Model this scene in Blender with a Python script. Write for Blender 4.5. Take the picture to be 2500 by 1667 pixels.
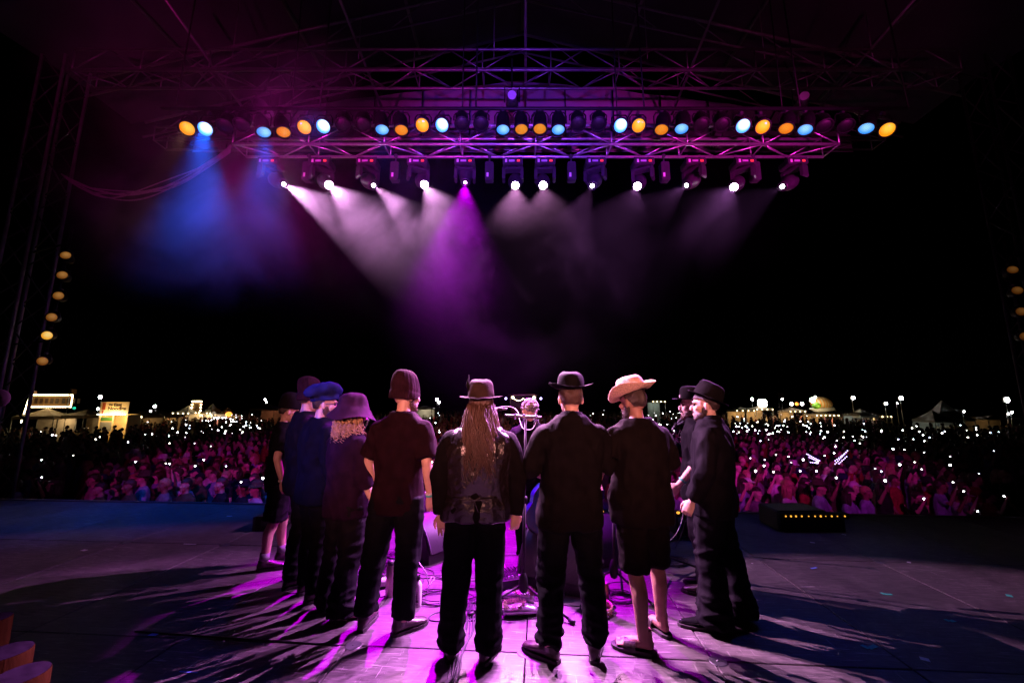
import bpy, bmesh, math, random
import numpy as np
from mathutils import Vector, Matrix, noise
R = math.radians
random.seed(7)
rng = np.random.default_rng(7)
for o in list(bpy.data.objects): bpy.data.objects.remove(o)
scene = bpy.context.scene
C = scene.collection

# ------------------------------------------------------------------ camera
EYE = 1.65                    # metres above the stage floor
PITCH = R(8.9)
cam_d = bpy.data.cameras.new('camera'); cam_d.lens = 14.0; cam_d.sensor_width = 36.0
cam_d.clip_start = 0.05; cam_d.clip_end = 1500
cam = bpy.data.objects.new('camera', cam_d); C.objects.link(cam)
cam.location = (0, 0, EYE); cam.rotation_euler = (R(90) + PITCH, 0, 0)
scene.camera = cam
# ------------------------------------------------------------------ night sky
W = bpy.data.worlds.new('World'); scene.world = W; W.use_nodes = True
wn = W.node_tree.nodes; wl = W.node_tree.links
sky = wn.new('ShaderNodeTexSky'); sky.sky_type = 'NISHITA'; sky.sun_disc = False
sky.sun_elevation = R(-8); sky.sun_rotation = R(200)
wn['Background'].inputs['Strength'].default_value = 0.004
wl.new(sky.outputs['Color'], wn['Background'].inputs['Color'])
# ------------------------------------------------------------------ exposure, sampling
vs = scene.view_settings
vs.view_transform = 'Standard'; vs.look = 'None'; vs.exposure = 0.0; vs.gamma = 1.0; vs.use_curve_mapping = False
scene.render.engine = 'CYCLES'
cy = scene.cycles
cy.use_denoising = True
try: cy.denoiser = 'OPENIMAGEDENOISE'
except Exception: pass
cy.use_adaptive_sampling = False
cy.max_bounces = 4; cy.diffuse_bounces = 2; cy.glossy_bounces = 2; cy.transmission_bounces = 2
cy.volume_bounces = 0; cy.transparent_max_bounces = 6
cy.sample_clamp_indirect = 3.0; cy.sample_clamp_direct = 0.0
cy.volume_step_rate = 3.0; cy.volume_max_steps = 64
cy.light_sampling_threshold = 0.02
cy.caustics_reflective = False; cy.caustics_refractive = False
cy.blur_glossy = 0.5

# ------------------------------------------------------------------ authoring helpers
FPX = 14.0 / 36.0 * 2500
CT, ST = math.cos(PITCH), math.sin(PITCH)
GROUND = -1.8                 # the field lies this far below the stage floor
def ray(px, py):
    u = (px - 1250) / FPX; w = (833.5 - py) / FPX
    return Vector((u, CT - w * ST, ST + w * CT))
def at(px, py, Y):            # where the line of sight meets the plane at distance Y
    d = ray(px, py); t = Y / d.y
    return Vector((d.x * t, Y, EYE + d.z * t))
def fl(px, py, z=0.0):        # where it meets a level at height z
    d = ray(px, py); t = (z - EYE) / d.z
    return Vector((d.x * t, d.y * t, z))

# ------------------------------------------------------------------ materials
def nmat(name, col, rough=0.6, metal=0.0, var=0.15, scale=8.0, bump=0.0, bscale=40.0, emit=None, estr=0.0, spec=0.5,
         detail=4.0, stretch=(1, 1, 1), coat=0.0, sheen=0.0):
    m = bpy.data.materials.new(name); m.use_nodes = True
    nt = m.node_tree; n = nt.nodes; l = nt.links
    b = n['Principled BSDF']
    b.inputs['Roughness'].default_value = rough; b.inputs['Metallic'].default_value = metal
    b.inputs['Specular IOR Level'].default_value = spec
    if coat: b.inputs['Coat Weight'].default_value = coat; b.inputs['Coat Roughness'].default_value = 0.25
    if sheen: b.inputs['Sheen Weight'].default_value = sheen; b.inputs['Sheen Roughness'].default_value = 0.4
    tc = n.new('ShaderNodeTexCoord'); mp = n.new('ShaderNodeMapping'); mp.inputs['Scale'].default_value = stretch
    l.new(tc.outputs['Object'], mp.inputs['Vector'])
    nz = n.new('ShaderNodeTexNoise'); nz.inputs['Scale'].default_value = scale; nz.inputs['Detail'].default_value = detail
    l.new(mp.outputs['Vector'], nz.inputs['Vector'])
    rp = n.new('ShaderNodeValToRGB')
    c0 = [max(0, c * (1 - var)) for c in col[:3]] + [1]; c1 = [min(1, c * (1 + var)) for c in col[:3]] + [1]
    rp.color_ramp.elements[0].color = c0; rp.color_ramp.elements[1].color = c1
    rp.color_ramp.elements[0].position = 0.3; rp.color_ramp.elements[1].position = 0.7
    l.new(nz.outputs['Fac'], rp.inputs['Fac']); l.new(rp.outputs['Color'], b.inputs['Base Color'])
    if bump:
        n2 = n.new('ShaderNodeTexNoise'); n2.inputs['Scale'].default_value = bscale; n2.inputs['Detail'].default_value = 5
        l.new(mp.outputs['Vector'], n2.inputs['Vector'])
        bp = n.new('ShaderNodeBump'); bp.inputs['Strength'].default_value = bump; bp.inputs['Distance'].default_value = 0.01
        l.new(n2.outputs['Fac'], bp.inputs['Height']); l.new(bp.outputs['Normal'], b.inputs['Normal'])
    if emit is not None:
        b.inputs['Emission Color'].default_value = (*emit, 1); b.inputs['Emission Strength'].default_value = estr
        m.cycles.emission_sampling = 'NONE'
    return m
M = {}
M['truss'] = nmat('truss_aluminium', (0.55, 0.55, 0.57), 0.38, 0.85, 0.2, 6, 0.1, 60)
M['black_metal'] = nmat('black_painted_metal', (0.006, 0.006, 0.007), 0.55, 0.0, 0.3, 10, 0.1, 80, spec=0.25)
M['dark_steel'] = nmat('dark_steel', (0.09, 0.09, 0.1), 0.4, 0.6, 0.3, 10)
M['chrome'] = nmat('chrome', (0.75, 0.75, 0.78), 0.18, 1.0, 0.05, 10)
M['grey_plastic'] = nmat('grey_plastic', (0.10, 0.10, 0.12), 0.35, 0, 0.2, 10)
M['label_white'] = nmat('label_white', (0.8, 0.8, 0.8), 0.5, 0, 0.1, 30)
M['rubber'] = nmat('cable_rubber', (0.016, 0.016, 0.018), 0.45, 0, 0.2, 20)
M['rubber_violet'] = nmat('cable_sheath', (0.34, 0.24, 0.32), 0.5, 0, 0.25, 12)

# ------------------------------------------------------------------ mesh helpers
class MB:
    def __init__(s): s.v = []; s.f = []; s.mi = []; s.cur = 0
    def add(s, verts, faces):
        o = len(s.v); s.v += [tuple(p) for p in verts]; s.f += [tuple(i + o for i in f) for f in faces]; s.mi += [s.cur] * len(faces)
    def box(s, c, size, rot=None):
        c = Vector(c); h = Vector(size) / 2
        P = [Vector((x * h.x, y * h.y, z * h.z)) for x in (-1, 1) for y in (-1, 1) for z in (-1, 1)]
        if rot is not None: P = [rot @ p for p in P]
        s.add([c + p for p in P], [(0, 1, 3, 2), (4, 6, 7, 5), (0, 4, 5, 1), (2, 3, 7, 6), (0, 2, 6, 4), (1, 5, 7, 3)])
    def bbox(s, c, size, bev, rot=None):         # box with bevelled long edges (8-gon section across x/z, extruded in y)
        c = Vector(c); hx, hy, hz = size[0] / 2, size[1] / 2, size[2] / 2; b = bev
        sec = [(-hx + b, -hz), (hx - b, -hz), (hx, -hz + b), (hx, hz - b), (hx - b, hz), (-hx + b, hz), (-hx, hz - b), (-hx, -hz + b)]
        P = [Vector((x, -hy, z)) for x, z in sec] + [Vector((x, hy, z)) for x, z in sec]
        if rot is not None: P = [rot @ p for p in P]
        s.add([c + p for p in P], [tuple(range(8)), tuple(range(15, 7, -1))] + [(i, i + 8, (i + 1) % 8 + 8, (i + 1) % 8) for i in range(8)])
    def tube(s, pts, rad, n=8, cap=True, flat=None):
        pts = [Vector(p) for p in pts]
        if not hasattr(rad, '__len__'): rad = [rad] * len(pts)
        rings = []; ref = None
        for i, p in enumerate(pts):
            d = (pts[min(i + 1, len(pts) - 1)] - pts[max(i - 1, 0)])
            if d.length < 1e-9: d = Vector((0, 0, 1))
            d.normalize()
            if ref is None:
                ref = Vector((1, 0, 0)) if abs(d.x) < 0.9 else Vector((0, 1, 0))
            a = (ref - d * ref.dot(d))
            if a.length < 1e-6: a = d.orthogonal()
            a.normalize(); b = d.cross(a); ref = a
            r = rad[i]; ra, rb = (r if hasattr(r, '__len__') else (r, r))
            rings.append([p + a * (ra * math.cos(2 * math.pi * k / n)) + b * (rb * math.sin(2 * math.pi * k / n)) for k in range(n)])
        s.rings(rings, cap)
    def rings(s, rings, cap=True):
        n = len(rings[0]); V = [p for r in rings for p in r]; F = []
        for i in range(len(rings) - 1):
            for k in range(n):
                F.append((i * n + k, i * n + (k + 1) % n, (i + 1) * n + (k + 1) % n, (i + 1) * n + k))
        if cap: F.append(tuple(range(n - 1, -1, -1))); F.append(tuple((len(rings) - 1) * n + k for k in range(n)))
        s.add(V, F)
    def loft(s, rows, n=16, cap=True, power=2.0):   # rows: (cx, cy, cz, rx, ry)
        rs = []
        for cx, cy, cz, rx, ry in rows:
            ring = []
            for k in range(n):
                a = 2 * math.pi * k / n; ca, sa = math.cos(a), math.sin(a)
                e = 2.0 / power
                ring.append(Vector((cx + rx * math.copysign(abs(ca) ** e, ca), cy + ry * math.copysign(abs(sa) ** e, sa), cz)))
            rs.append(ring)
        s.rings(rs, cap)
    def lathe(s, prof, n=20, c=(0, 0, 0), mat=None, cap=False):
        rs = []
        for r, z in prof:
            ring = [Vector((r * math.cos(2 * math.pi * k / n), r * math.sin(2 * math.pi * k / n), z)) for k in range(n)]
            if mat is not None: ring = [mat @ p for p in ring]
            rs.append([Vector(c) + p for p in ring])
        s.rings(rs, cap)
    def ell(s, c, r, nu=14, nv=10, rot=None):
        c = Vector(c); rs = []
        for j in range(nv + 1):
            t = math.pi * j / nv; st = max(math.sin(t), 0.02)
            ring = []
            for k in range(nu):
                a = 2 * math.pi * k / nu
                p = Vector((r[0] * st * math.cos(a), r[1] * st * math.sin(a), -r[2] * math.cos(t)))
                ring.append(c + (rot @ p if rot is not None else p))
            rs.append(ring)
        s.rings(rs, True)
    def mesh(s, name='mesh'):
        me = bpy.data.meshes.new(name); me.from_pydata(s.v, [], s.f); me.update(); return me

def link(name, me, mats, parent=None, smooth=True, mi=None):
    o = bpy.data.objects.new(name, me); C.objects.link(o)
    if not isinstance(mats, (list, tuple)): mats = [mats]
    if len(me.materials) == 0:
        for m in mats: me.materials.append(m)
    if mi is not None and len(mats) > 1: me.polygons.foreach_set('material_index', mi)
    if smooth: me.polygons.foreach_set('use_smooth', [True] * len(me.polygons))
    if parent is not None: o.parent = parent
    return o
def put(name, mb, mats, parent=None, smooth=False):
    return link(name, mb.mesh(name), mats, parent, smooth, mb.mi)
def tag(o, label, cat, group=None, kind=None):
    if label: o['label'] = label
    if cat: o['category'] = cat
    if group: o['group'] = group
    if kind: o['kind'] = kind
    return o
def thing(name, label, cat, loc=(0, 0, 0), rz=0.0, group=None):
    o = bpy.data.objects.new(name, None); C.objects.link(o); o.empty_display_size = 0.1
    o.location = loc; o.rotation_euler = (0, 0, rz)
    return tag(o, label, cat, group)
def struct(name, mb, mats, smooth=False, kind='structure'):
    o = put(name, mb, mats, None, smooth); o['kind'] = kind; return o
def copy_tree(o, parent=None):
    c = o.copy(); C.objects.link(c); c.parent = parent
    for ch in list(o.children): copy_tree(ch, c)
    return c
def aim(d):                                        # rotation that turns local -Z to direction d
    return Vector(d).to_track_quat('-Z', 'Y')
def spot(name, parent, loc, target, power, col, size, blend=0.6, radius=0.06):
    ld = bpy.data.lights.new(name, 'SPOT'); ld.energy = power; ld.color = col
    ld.spot_size = R(size); ld.spot_blend = blend; ld.shadow_soft_size = radius
    lo = bpy.data.objects.new(name, ld); C.objects.link(lo)
    lo.location = loc; lo.rotation_mode = 'QUATERNION'
    lo.rotation_quaternion = aim(Vector(target) - Vector(loc))
    if parent is not None:
        lo.parent = parent; lo.matrix_parent_inverse = parent.matrix_basis.inverted()
    return lo
_U = ['first', 'second', 'third', 'fourth', 'fifth', 'sixth', 'seventh', 'eighth', 'ninth']
ORD = _U + ['tenth', 'eleventh', 'twelfth', 'thirteenth', 'fourteenth', 'fifteenth', 'sixteenth', 'seventeenth', 'eighteenth', 'nineteenth']
for _t, _e in (('twenty', 'twentieth'), ('thirty', 'thirtieth'), ('forty', 'fortieth'), ('fifty', 'fiftieth'), ('sixty', 'sixtieth'), ('seventy', 'seventieth')):
    ORD += [_e] + [_t + '-' + u for u in _U]
# ------------------------------------------------------------------ drifting stage smoke
def volume_mat(name, dens, col, g):
    m = bpy.data.materials.new(name); m.use_nodes = True
    nt = m.node_tree; n = nt.nodes; l = nt.links
    n.remove(n['Principled BSDF'])
    pv = n.new('ShaderNodeVolumePrincipled'); pv.inputs['Color'].default_value = (*col, 1)
    pv.inputs['Density'].default_value = dens; pv.inputs['Anisotropy'].default_value = g
    l.new(pv.outputs['Volume'], n['Material Output'].inputs['Volume'])
    m.cycles.homogeneous_volume = True
    return m
def smoke_mat(SMOKE, sc):
    m = volume_mat('stage_smoke', 0.0, (0.95, 0.93, 1.0), 0.15); n = m.node_tree.nodes; l = m.node_tree.links
    m.cycles.homogeneous_volume = False
    tc = n.new('ShaderNodeTexCoord'); gr = n.new('ShaderNodeTexGradient'); gr.gradient_type = 'SPHERICAL'   # thins out towards its edge
    l.new(tc.outputs['Object'], gr.inputs['Vector'])
    mp = n.new('ShaderNodeMapping'); mp.inputs['Scale'].default_value = sc; l.new(tc.outputs['Object'], mp.inputs['Vector']); mp.inputs['Location'].default_value = (sc[0] * 3, 2, 1)
    nz = n.new('ShaderNodeTexNoise'); nz.inputs['Scale'].default_value = 0.55; nz.inputs['Detail'].default_value = 5.0; nz.inputs['Distortion'].default_value = 1.2; nz.inputs['Roughness'].default_value = 0.62
    l.new(mp.outputs['Vector'], nz.inputs['Vector'])
    mr = n.new('ShaderNodeMapRange'); mr.inputs['From Min'].default_value = 0.42; mr.inputs['From Max'].default_value = 0.66
    mr.inputs['To Min'].default_value = SMOKE * 0.1; mr.inputs['To Max'].default_value = SMOKE * 2.2; l.new(nz.outputs['Fac'], mr.inputs['Value'])
    sq = n.new('ShaderNodeMath'); sq.operation = 'POWER'; sq.inputs[1].default_value = 1.7; l.new(gr.outputs['Fac'], sq.inputs[0])
    mu = n.new('ShaderNodeMath'); mu.operation = 'MULTIPLY'; l.new(mr.outputs['Result'], mu.inputs[0]); l.new(sq.outputs['Value'], mu.inputs[1])
    l.new(mu.outputs['Value'], n['Principled Volume'].inputs['Density'])
    return m
for loc, sc, dn in (((-2.3, 6.2, 5.0), (3.4, 1.6, 2.6), 0.040), ((-5.0, 6.1, 5.9), (3.3, 1.6, 3.0), 0.34), ((2.4, 6.2, 5.1), (3.2, 1.4, 2.0), 0.0035), ((0.2, 5.8, 3.3), (2.6, 1.5, 2.2), 0.008)):
    mb = MB(); mb.ell((0, 0, 0), (1, 1, 1), 24, 12)
    sm = struct('stage_smoke', mb, smoke_mat(dn, sc), smooth=True, kind='stuff')
    sm.location = loc; sm.scale = sc

# ------------------------------------------------------------------ the field and the stage floor
M['field'] = nmat('trodden_grass', (0.035, 0.045, 0.02), 0.9, 0, 0.5, 1.2, 0.5, 12)
mb = MB(); mb.add([(-300, 5.0, GROUND), (300, 5.0, GROUND), (300, 400, GROUND), (-300, 400, GROUND), (-300, -40, GROUND), (300, -40, GROUND)],
                  [(0, 1, 2, 3), (4, 5, 1, 0)])
struct('field', mb, M['field'])

def floor_mat():
    m = bpy.data.materials.new('worn_stage_plywood'); m.use_nodes = True
    nt = m.node_tree; n = nt.nodes; l = nt.links; b = n['Principled BSDF']
    tc = n.new('ShaderNodeTexCoord'); oi = n.new('ShaderNodeObjectInfo')
    def noisef(scale, stretch, detail=6, dist=0.0):
        mp = n.new('ShaderNodeMapping'); mp.inputs['Scale'].default_value = stretch
        l.new(tc.outputs['Object'], mp.inputs['Vector'])
        z = n.new('ShaderNodeTexNoise'); z.inputs['Scale'].default_value = scale; z.inputs['Detail'].default_value = detail
        z.inputs['Distortion'].default_value = dist; z.inputs['Roughness'].default_value = 0.65
        l.new(mp.outputs['Vector'], z.inputs['Vector']); return z.outputs['Fac']
    def ramp(src, p0, c0, p1, c1):
        r = n.new('ShaderNodeValToRGB'); e = r.color_ramp.elements
        e[0].position = p0; e[0].color = (*c0, 1); e[1].position = p1; e[1].color = (*c1, 1)
        l.new(src, r.inputs['Fac']); return r.outputs['Color']
    def mix(a, c, f, mode='MIX'):
        x = n.new('ShaderNodeMix'); x.data_type = 'RGBA'; x.blend_type = mode
        if isinstance(f, float): x.inputs['Factor'].default_value = f
        else: l.new(f, x.inputs['Factor'])
        l.new(a, x.inputs['A'])
        if isinstance(c, tuple): x.inputs['B'].default_value = (*c, 1)
        else: l.new(c, x.inputs['B'])
        return x.outputs['Result']
    base = ramp(noisef(1.6, (1, 1, 1)), 0.3, (0.050, 0.045, 0.043), 0.72, (0.135, 0.122, 0.117))
    grain = ramp(noisef(5, (1.2, 9, 1), 8), 0.32, (0.35, 0.35, 0.35), 0.72, (1.4, 1.4, 1.4))
    c = mix(base, grain, 1.0, 'MULTIPLY')
    # scuffs: thin streaks in two directions, and paint flecks
    s1 = ramp(noisef(7, (0.35, 5.5, 1), 3, 1.5), 0.62, (0, 0, 0), 0.68, (1, 1, 1))
    s2 = ramp(noisef(7, (5.0, 0.45, 1), 3, 2.2), 0.65, (0, 0, 0), 0.70, (1, 1, 1))
    sg = ramp(noisef(0.9, (1, 1, 1), 2), 0.40, (0, 0, 0), 0.65, (0.9, 0.9, 0.9))
    ss = mix(mix(s1, s2, 1.0, 'ADD'), sg, 1.0, 'MULTIPLY')
    c = mix(c, (0.38, 0.36, 0.35), ss)
    fk = ramp(noisef(38, (1, 1, 1), 2), 0.70, (0, 0, 0), 0.72, (1, 1, 1))
    fg = ramp(noisef(1.3, (1, 1, 1), 2), 0.48, (0, 0, 0), 0.68, (1, 1, 1))
    c = mix(c, (0.5, 0.48, 0.46), mix(fk, fg, 1.0, 'MULTIPLY'))
    dk = ramp(noisef(3.0, (1, 1.3, 1), 5, 0.8), 0.60, (0, 0, 0), 0.72, (0.6, 0.6, 0.6))
    c = mix(c, (0.045, 0.04, 0.04), dk)
    br = n.new('ShaderNodeMapRange'); br.inputs['To Min'].default_value = 0.8; br.inputs['To Max'].default_value = 1.15
    l.new(oi.outputs['Random'], br.inputs['Value'])
    hs = n.new('ShaderNodeHueSaturation'); l.new(c, hs.inputs['Color']); l.new(br.outputs['Result'], hs.inputs['Value'])
    l.new(hs.outputs['Color'], b.inputs['Base Color'])
    rr = n.new('ShaderNodeMapRange'); rr.inputs['To Min'].default_value = 0.42; rr.inputs['To Max'].default_value = 0.75
    l.new(noisef(4, (1, 1, 1)), rr.inputs['Value']); l.new(rr.outputs['Result'], b.inputs['Roughness'])
    bp = n.new('ShaderNodeBump'); bp.inputs['Strength'].default_value = 0.6; bp.inputs['Distance'].default_value = 0.004
    l.new(noisef(14, (1, 5, 1), 8), bp.inputs['Height']); l.new(bp.outputs['Normal'], b.inputs['Normal'])
    return m
M['deck'] = floor_mat()
floor = thing('stage_floor', None, None); floor['kind'] = 'structure'; floor.rotation_euler = (0, 0, R(-4.0))
PW, PL = 1.22, 1.83
u0 = fl(1283, 1593); u0 = Matrix.Rotation(R(4.0), 3, 'Z') @ u0          # a deck corner, in floor axes
gap = 0.004
mb = MB()
hw, hl, t = PW / 2 - gap, PL / 2 - gap, 0.04
for (z0, z1, bv) in ((-t, 0.0, 0.004),):
    ring0 = [(-hw, -hl, -t), (hw, -hl, -t), (hw, hl, -t), (-hw, hl, -t)]
    ring1 = [(-hw, -hl, -bv), (hw, -hl, -bv), (hw, hl, -bv), (-hw, hl, -bv)]
    ring2 = [(-hw + bv, -hl + bv, 0), (hw - bv, -hl + bv, 0), (hw - bv, hl - bv, 0), (-hw + bv, hl - bv, 0)]
    mb.rings([[Vector(p) for p in r] for r in (ring0, ring1, ring2)])
pme = mb.mesh('panel'); pme.materials.append(M['deck'])
for i in range(-8, 8):
    for j in range(-5, 2):
        if j == 1 and False: continue
        cx, cyy = u0.x + (i + 0.5) * PW, u0.y + (j + 0.5) * PL
        o = bpy.data.objects.new('panel', pme); C.objects.link(o); o.parent = floor
        o.location = (cx, cyy, random.uniform(-0.0015, 0.0015)); o.rotation_euler = (0, 0, math.pi * random.randint(0, 1))
mb = MB(); mb.box((0, u0.y + PL * -1.5, -0.32), (PW * 16, PL * 7 - 0.1, 0.5))
put('deck_frame', mb, M['black_metal'], floor)
mb = MB(); mb.box((u0.x, u0.y + 2 * PL + 0.03, -0.45), (PW * 16, 0.05, 0.9))
put('front_skirt', mb, M['black_metal'], floor)
mb = MB(); mb.lathe([(0.001, 0.0035), (0.052, 0.0035), (0.058, 0.0005)], 24); mb.lathe([(0.001, 0.0055), (0.008, 0.0055), (0.01, 0.0036)], 10)
lpm = mb.mesh('lock_plate'); lpm.materials.append(M['dark_steel'])
for i in range(-4, 5):
    for j in range(-1, 2):
        if (i, j) in ((2, 0), (-3, 0), (4, 1)): continue
        o = bpy.data.objects.new('lock_plate', lpm); C.objects.link(o); o.parent = floor
        o.location = (u0.x + i * PW + (0.03 if i % 2 else 0), u0.y + j * PL + 0.0, 0.0)
M['edge_metal'] = nmat('edge_metal', (0.12, 0.11, 0.12), 0.4, 0.5)
mb = MB(); mb.box((u0.x, u0.y + 2 * PL + 0.012, 0.012), (PW * 16, 0.05, 0.02))
put('edge_trim', mb, M['edge_metal'], floor)
STAGE_EDGE = u0.y + 2 * PL

# ------------------------------------------------------------------ trusses
def piece(parent, name, a, b, r, mat, n=8):
    mb = MB(); mb.tube([a, b], r, n); return put(name, mb, mat, parent, True)
def box_truss(name, label, x0, x1, Y0, Y1, z0, z1, bays, r=0.026, rb=0.013, mat='truss', bow=0.0, faces='nfb'):
    c = Vector(((x0 + x1) / 2, (Y0 + Y1) / 2, z0)); t = thing(name, label, 'truss', c)
    L = lambda x, y, z: Vector((x, y, z)) - c
    for y in (Y0, Y1):
        for z in (z0, z1): piece(t, 'chord', L(x0, y, z), L(x1, y, z), r, M[mat], 10)
    dx = (x1 - x0) / bays
    for i in range(bays):
        xa, xb = x0 + i * dx, x0 + (i + 1) * dx
        za, zb = (z0, z1) if i % 2 == 0 else (z1, z0)
        if 'n' in faces: piece(t, 'brace', L(xa, Y0, za), L(xb, Y0, zb), rb, M[mat], 6)
        if 'f' in faces: piece(t, 'brace', L(xa, Y1, zb), L(xb, Y1, za), rb, M[mat], 6)
        ya, yb = (Y0, Y1) if i % 2 == 0 else (Y1, Y0)
        if 'b' in faces: piece(t, 'brace', L(xa, ya, z0), L(xb, yb, z0), rb, M[mat], 6)
        if 't' in faces: piece(t, 'brace', L(xa, yb, z1), L(xb, ya, z1), rb, M[mat], 6)
    for i in range(0, bays + 1, 2):
        x = x0 + i * dx
        for y in (Y0, Y1): piece(t, 'upright', L(x, y, z0), L(x, y, z1), rb, M[mat], 6)
        piece(t, 'crossbar', L(x, Y0, z0), L(x, Y1, z0), rb, M[mat], 6)
    return t
M['roof_metal'] = nmat('dull_roof_truss', (0.17, 0.165, 0.18), 0.42, 0.75, 0.2, 6)
# the lighting truss that carries the moving heads
TY0, TY1, TZ0, TZ1 = 6.3, 6.66, 6.1, 6.46
box_truss('lighting_truss', 'long aluminium box truss carrying the moving spotlights over the stage front', -4.85, 5.68, TY0, TY1, TZ0, TZ1, 16)
# the roof's main truss, nearer the roof
box_truss('roof_truss', 'wide aluminium box truss crossing high under the dark stage roof', -9.4, 9.6, 7.5, 8.0, 8.68, 9.18, 26, 0.03, 0.014, mat='roof_metal', faces='nfb')
# the eave truss in front of the fascia
box_truss('eave_truss', 'aluminium truss along the front eave under the purple roof fascia', -9.6, 10.0, 9.7, 10.1, 8.62, 9.0, 18, 0.028, 0.015, mat='roof_metal', faces='nf')
# roof
M['tarp'] = nmat('roof_tarpaulin', (0.035, 0.03, 0.04), 0.7, 0, 0.3, 0.8, 0.4, 3)
M['fascia'] = nmat('fascia_cloth', (0.16, 0.14, 0.18), 0.8, 0, 0.3, 0.7, 0.3, 4, stretch=(0.3, 1, 2.5))
M['pipe'] = nmat('roof_pipe', (0.22, 0.21, 0.22), 0.45, 0.6, 0.2, 5)
roof = thing('stage_roof', 'dark gabled tarpaulin roof on pipes above the stage', 'roof', (0.3, 4, 8.6))
def rl(x, y, z): return (x - 0.3, y - 4, z - 8.6)
def rz_(x): return 12.6 - abs(x - 0.3) * 0.27
mb = MB()
xs = np.linspace(-11, 11.6, 13); ys = np.linspace(-6, 10.4, 12)
V = []; F = []
for j, y in enumerate(ys):
    for i, x in enumerate(xs):
        V.append(rl(x, y, rz_(x) + 0.12 + 0.06 * math.sin(i * 2.1 + j * 1.3) - 0.09 * math.sin(math.pi * ((j * 1.0) % 2) / 2)))
for j in range(len(ys) - 1):
    for i in range(len(xs) - 1):
        a = j * len(xs) + i; F.append((a, a + 1, a + len(xs) + 1, a + len(xs)))
mb.add(V, F); put('tarpaulin', mb, M['tarp'], roof, True)
for x in (-8.2, -5.4, -2.7, 0.3, 3.3, 6.0, 8.8):            # purlins running towards the audience
    piece(roof, 'purlin', rl(x, -5.5, rz_(x) - 0.05), rl(x, 10.2, rz_(x) - 0.05), 0.04, M['pipe'])
for y in (-4.5, -1.5, 1.5, 4.2, 6.2, 8.6, 10.1):            # rafters, both slopes
    for s in (-1, 1):
        piece(roof, 'rafter', rl(0.3, y, 12.3), rl(0.3 + s * 10.6, y, 9.45), 0.035, M['pipe'])
        piece(roof, 'rafter_tie', rl(0.3, y, 11.7), rl(0.3 + s * 10.6, y, 9.0), 0.025, M['pipe'])
        for k in range(6):
            xa = 0.3 + s * (0.8 + k * 1.7); xb = xa + s * 0.85
            piece(roof, 'rafter_web', rl(xa, y, 12.3 - abs(xa - 0.3) * 0.269), rl(xb, y, 11.7 - abs(xb - 0.3) * 0.2547), 0.014, M['pipe'], 6)
# hanging struts from the roof down to the trusses
for x in (-6.2, -3.4, -0.4, 3.0, 5.6, 8.0):
    piece(roof, 'hanger', rl(x, 7.75, rz_(x) - 0.1), rl(x, 7.75, 9.2), 0.012, M['pipe'], 6)
for x in (-4.0, -0.9, 1.9, 4.9):
    piece(roof, 'hoist_chain', rl(x, 6.48, rz_(x) - 0.1), rl(x, 6.48, TZ1), 0.012, M['black_metal'], 6)
# long stays running forward, as seen crossing the upper picture
for (a, b) in (((390, -20), (640, 330)), ((822, -20), (935, 270)), ((1283, -20), (1283, 268)), ((1760, -10), (1640, 280)), ((2245, -15), (1990, 275))):
    A = at(a[0], a[1], 6.2); B = at(b[0], b[1], 9.7)
    piece(roof, 'stay', Vector(rl(*A)), Vector(rl(*B)), 0.03, M['pipe'])
# fascia cloth behind the eave truss, arched upper edge
mb = MB(); nx = 44
for k in range(nx + 1):
    x = -9.0 + k * (18.6 / nx); s = (x - 0.3) / 9.3
    zt = 9.15 + 1.75 * max(0, 1 - abs(s)) ** 0.55
    y = 10.25 + 0.02 * math.sin(k * 1.7)
    mb.v += [rl(x, y, 8.64), rl(x, y + 0.02, (8.64 + zt) / 2), rl(x, y, zt)]
for k in range(nx): 
    for q in range(2): mb.f.append((3 * k + q, 3 * k + 3 + q, 3 * k + 4 + q, 3 * k + 1 + q)); mb.mi.append(0)
put('fascia', mb, M['fascia'], roof, True)
for k in range(13):
    x = -8.0 + k * 1.36
    piece(roof, 'fascia_strut', rl(x, 10.18, 8.64), rl(x, 10.18, 10.6), 0.02, M['black_metal'], 6)
    piece(roof, 'fascia_strut', rl(x, 10.18, 9.0), rl(x + 0.55, 10.18, 9.9), 0.016, M['black_metal'], 6)

# corner towers
M['tower_metal'] = nmat('weathered_tower_metal', (0.45, 0.43, 0.45), 0.5, 0.7, 0.25, 5)
M['tower_dark'] = nmat('dark_tower_metal', (0.03, 0.03, 0.03), 0.6, 0.2, 0.25, 5)
def tower(name, label, cx, cyy, w, z0, z1, bays, yaw=0.0, group='roof support towers', mat='tower_metal'):
    t = thing(name, label, 'tower', (cx, cyy, z0), yaw, group); h = w / 2; H = z1 - z0
    cs = [(-h, -h), (h, -h), (h, h), (-h, h)]
    for (x, y) in cs: piece(t, 'chord', Vector((x, y, 0)), Vector((x, y, H)), 0.03, M[mat], 8)
    for i in range(bays):
        a, b = H * i / bays, H * (i + 1) / bays
        for q in range(4):
            p, s = cs[q], cs[(q + 1) % 4]
            if i % 2: p, s = s, p
            piece(t, 'brace', Vector((*p, a)), Vector((*s, b)), 0.014, M['tower_dark'], 6)
    mb = MB(); mb.bbox((0, 0, 0.25), (w + 0.5, w + 0.5, 0.5), 0.06); put('base', mb, M['black_metal'], t)
    return t
tower('roof_tower', 'aluminium lattice roof tower lit pink at the far left of the stage', -10.15, 8.0, 0.52, GROUND, 9.3, 18)
tower('roof_tower', 'dark lattice roof tower at the far right edge of the stage', 10.75, 8.0, 0.52, GROUND, 9.3, 18, mat='tower_dark')
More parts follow.
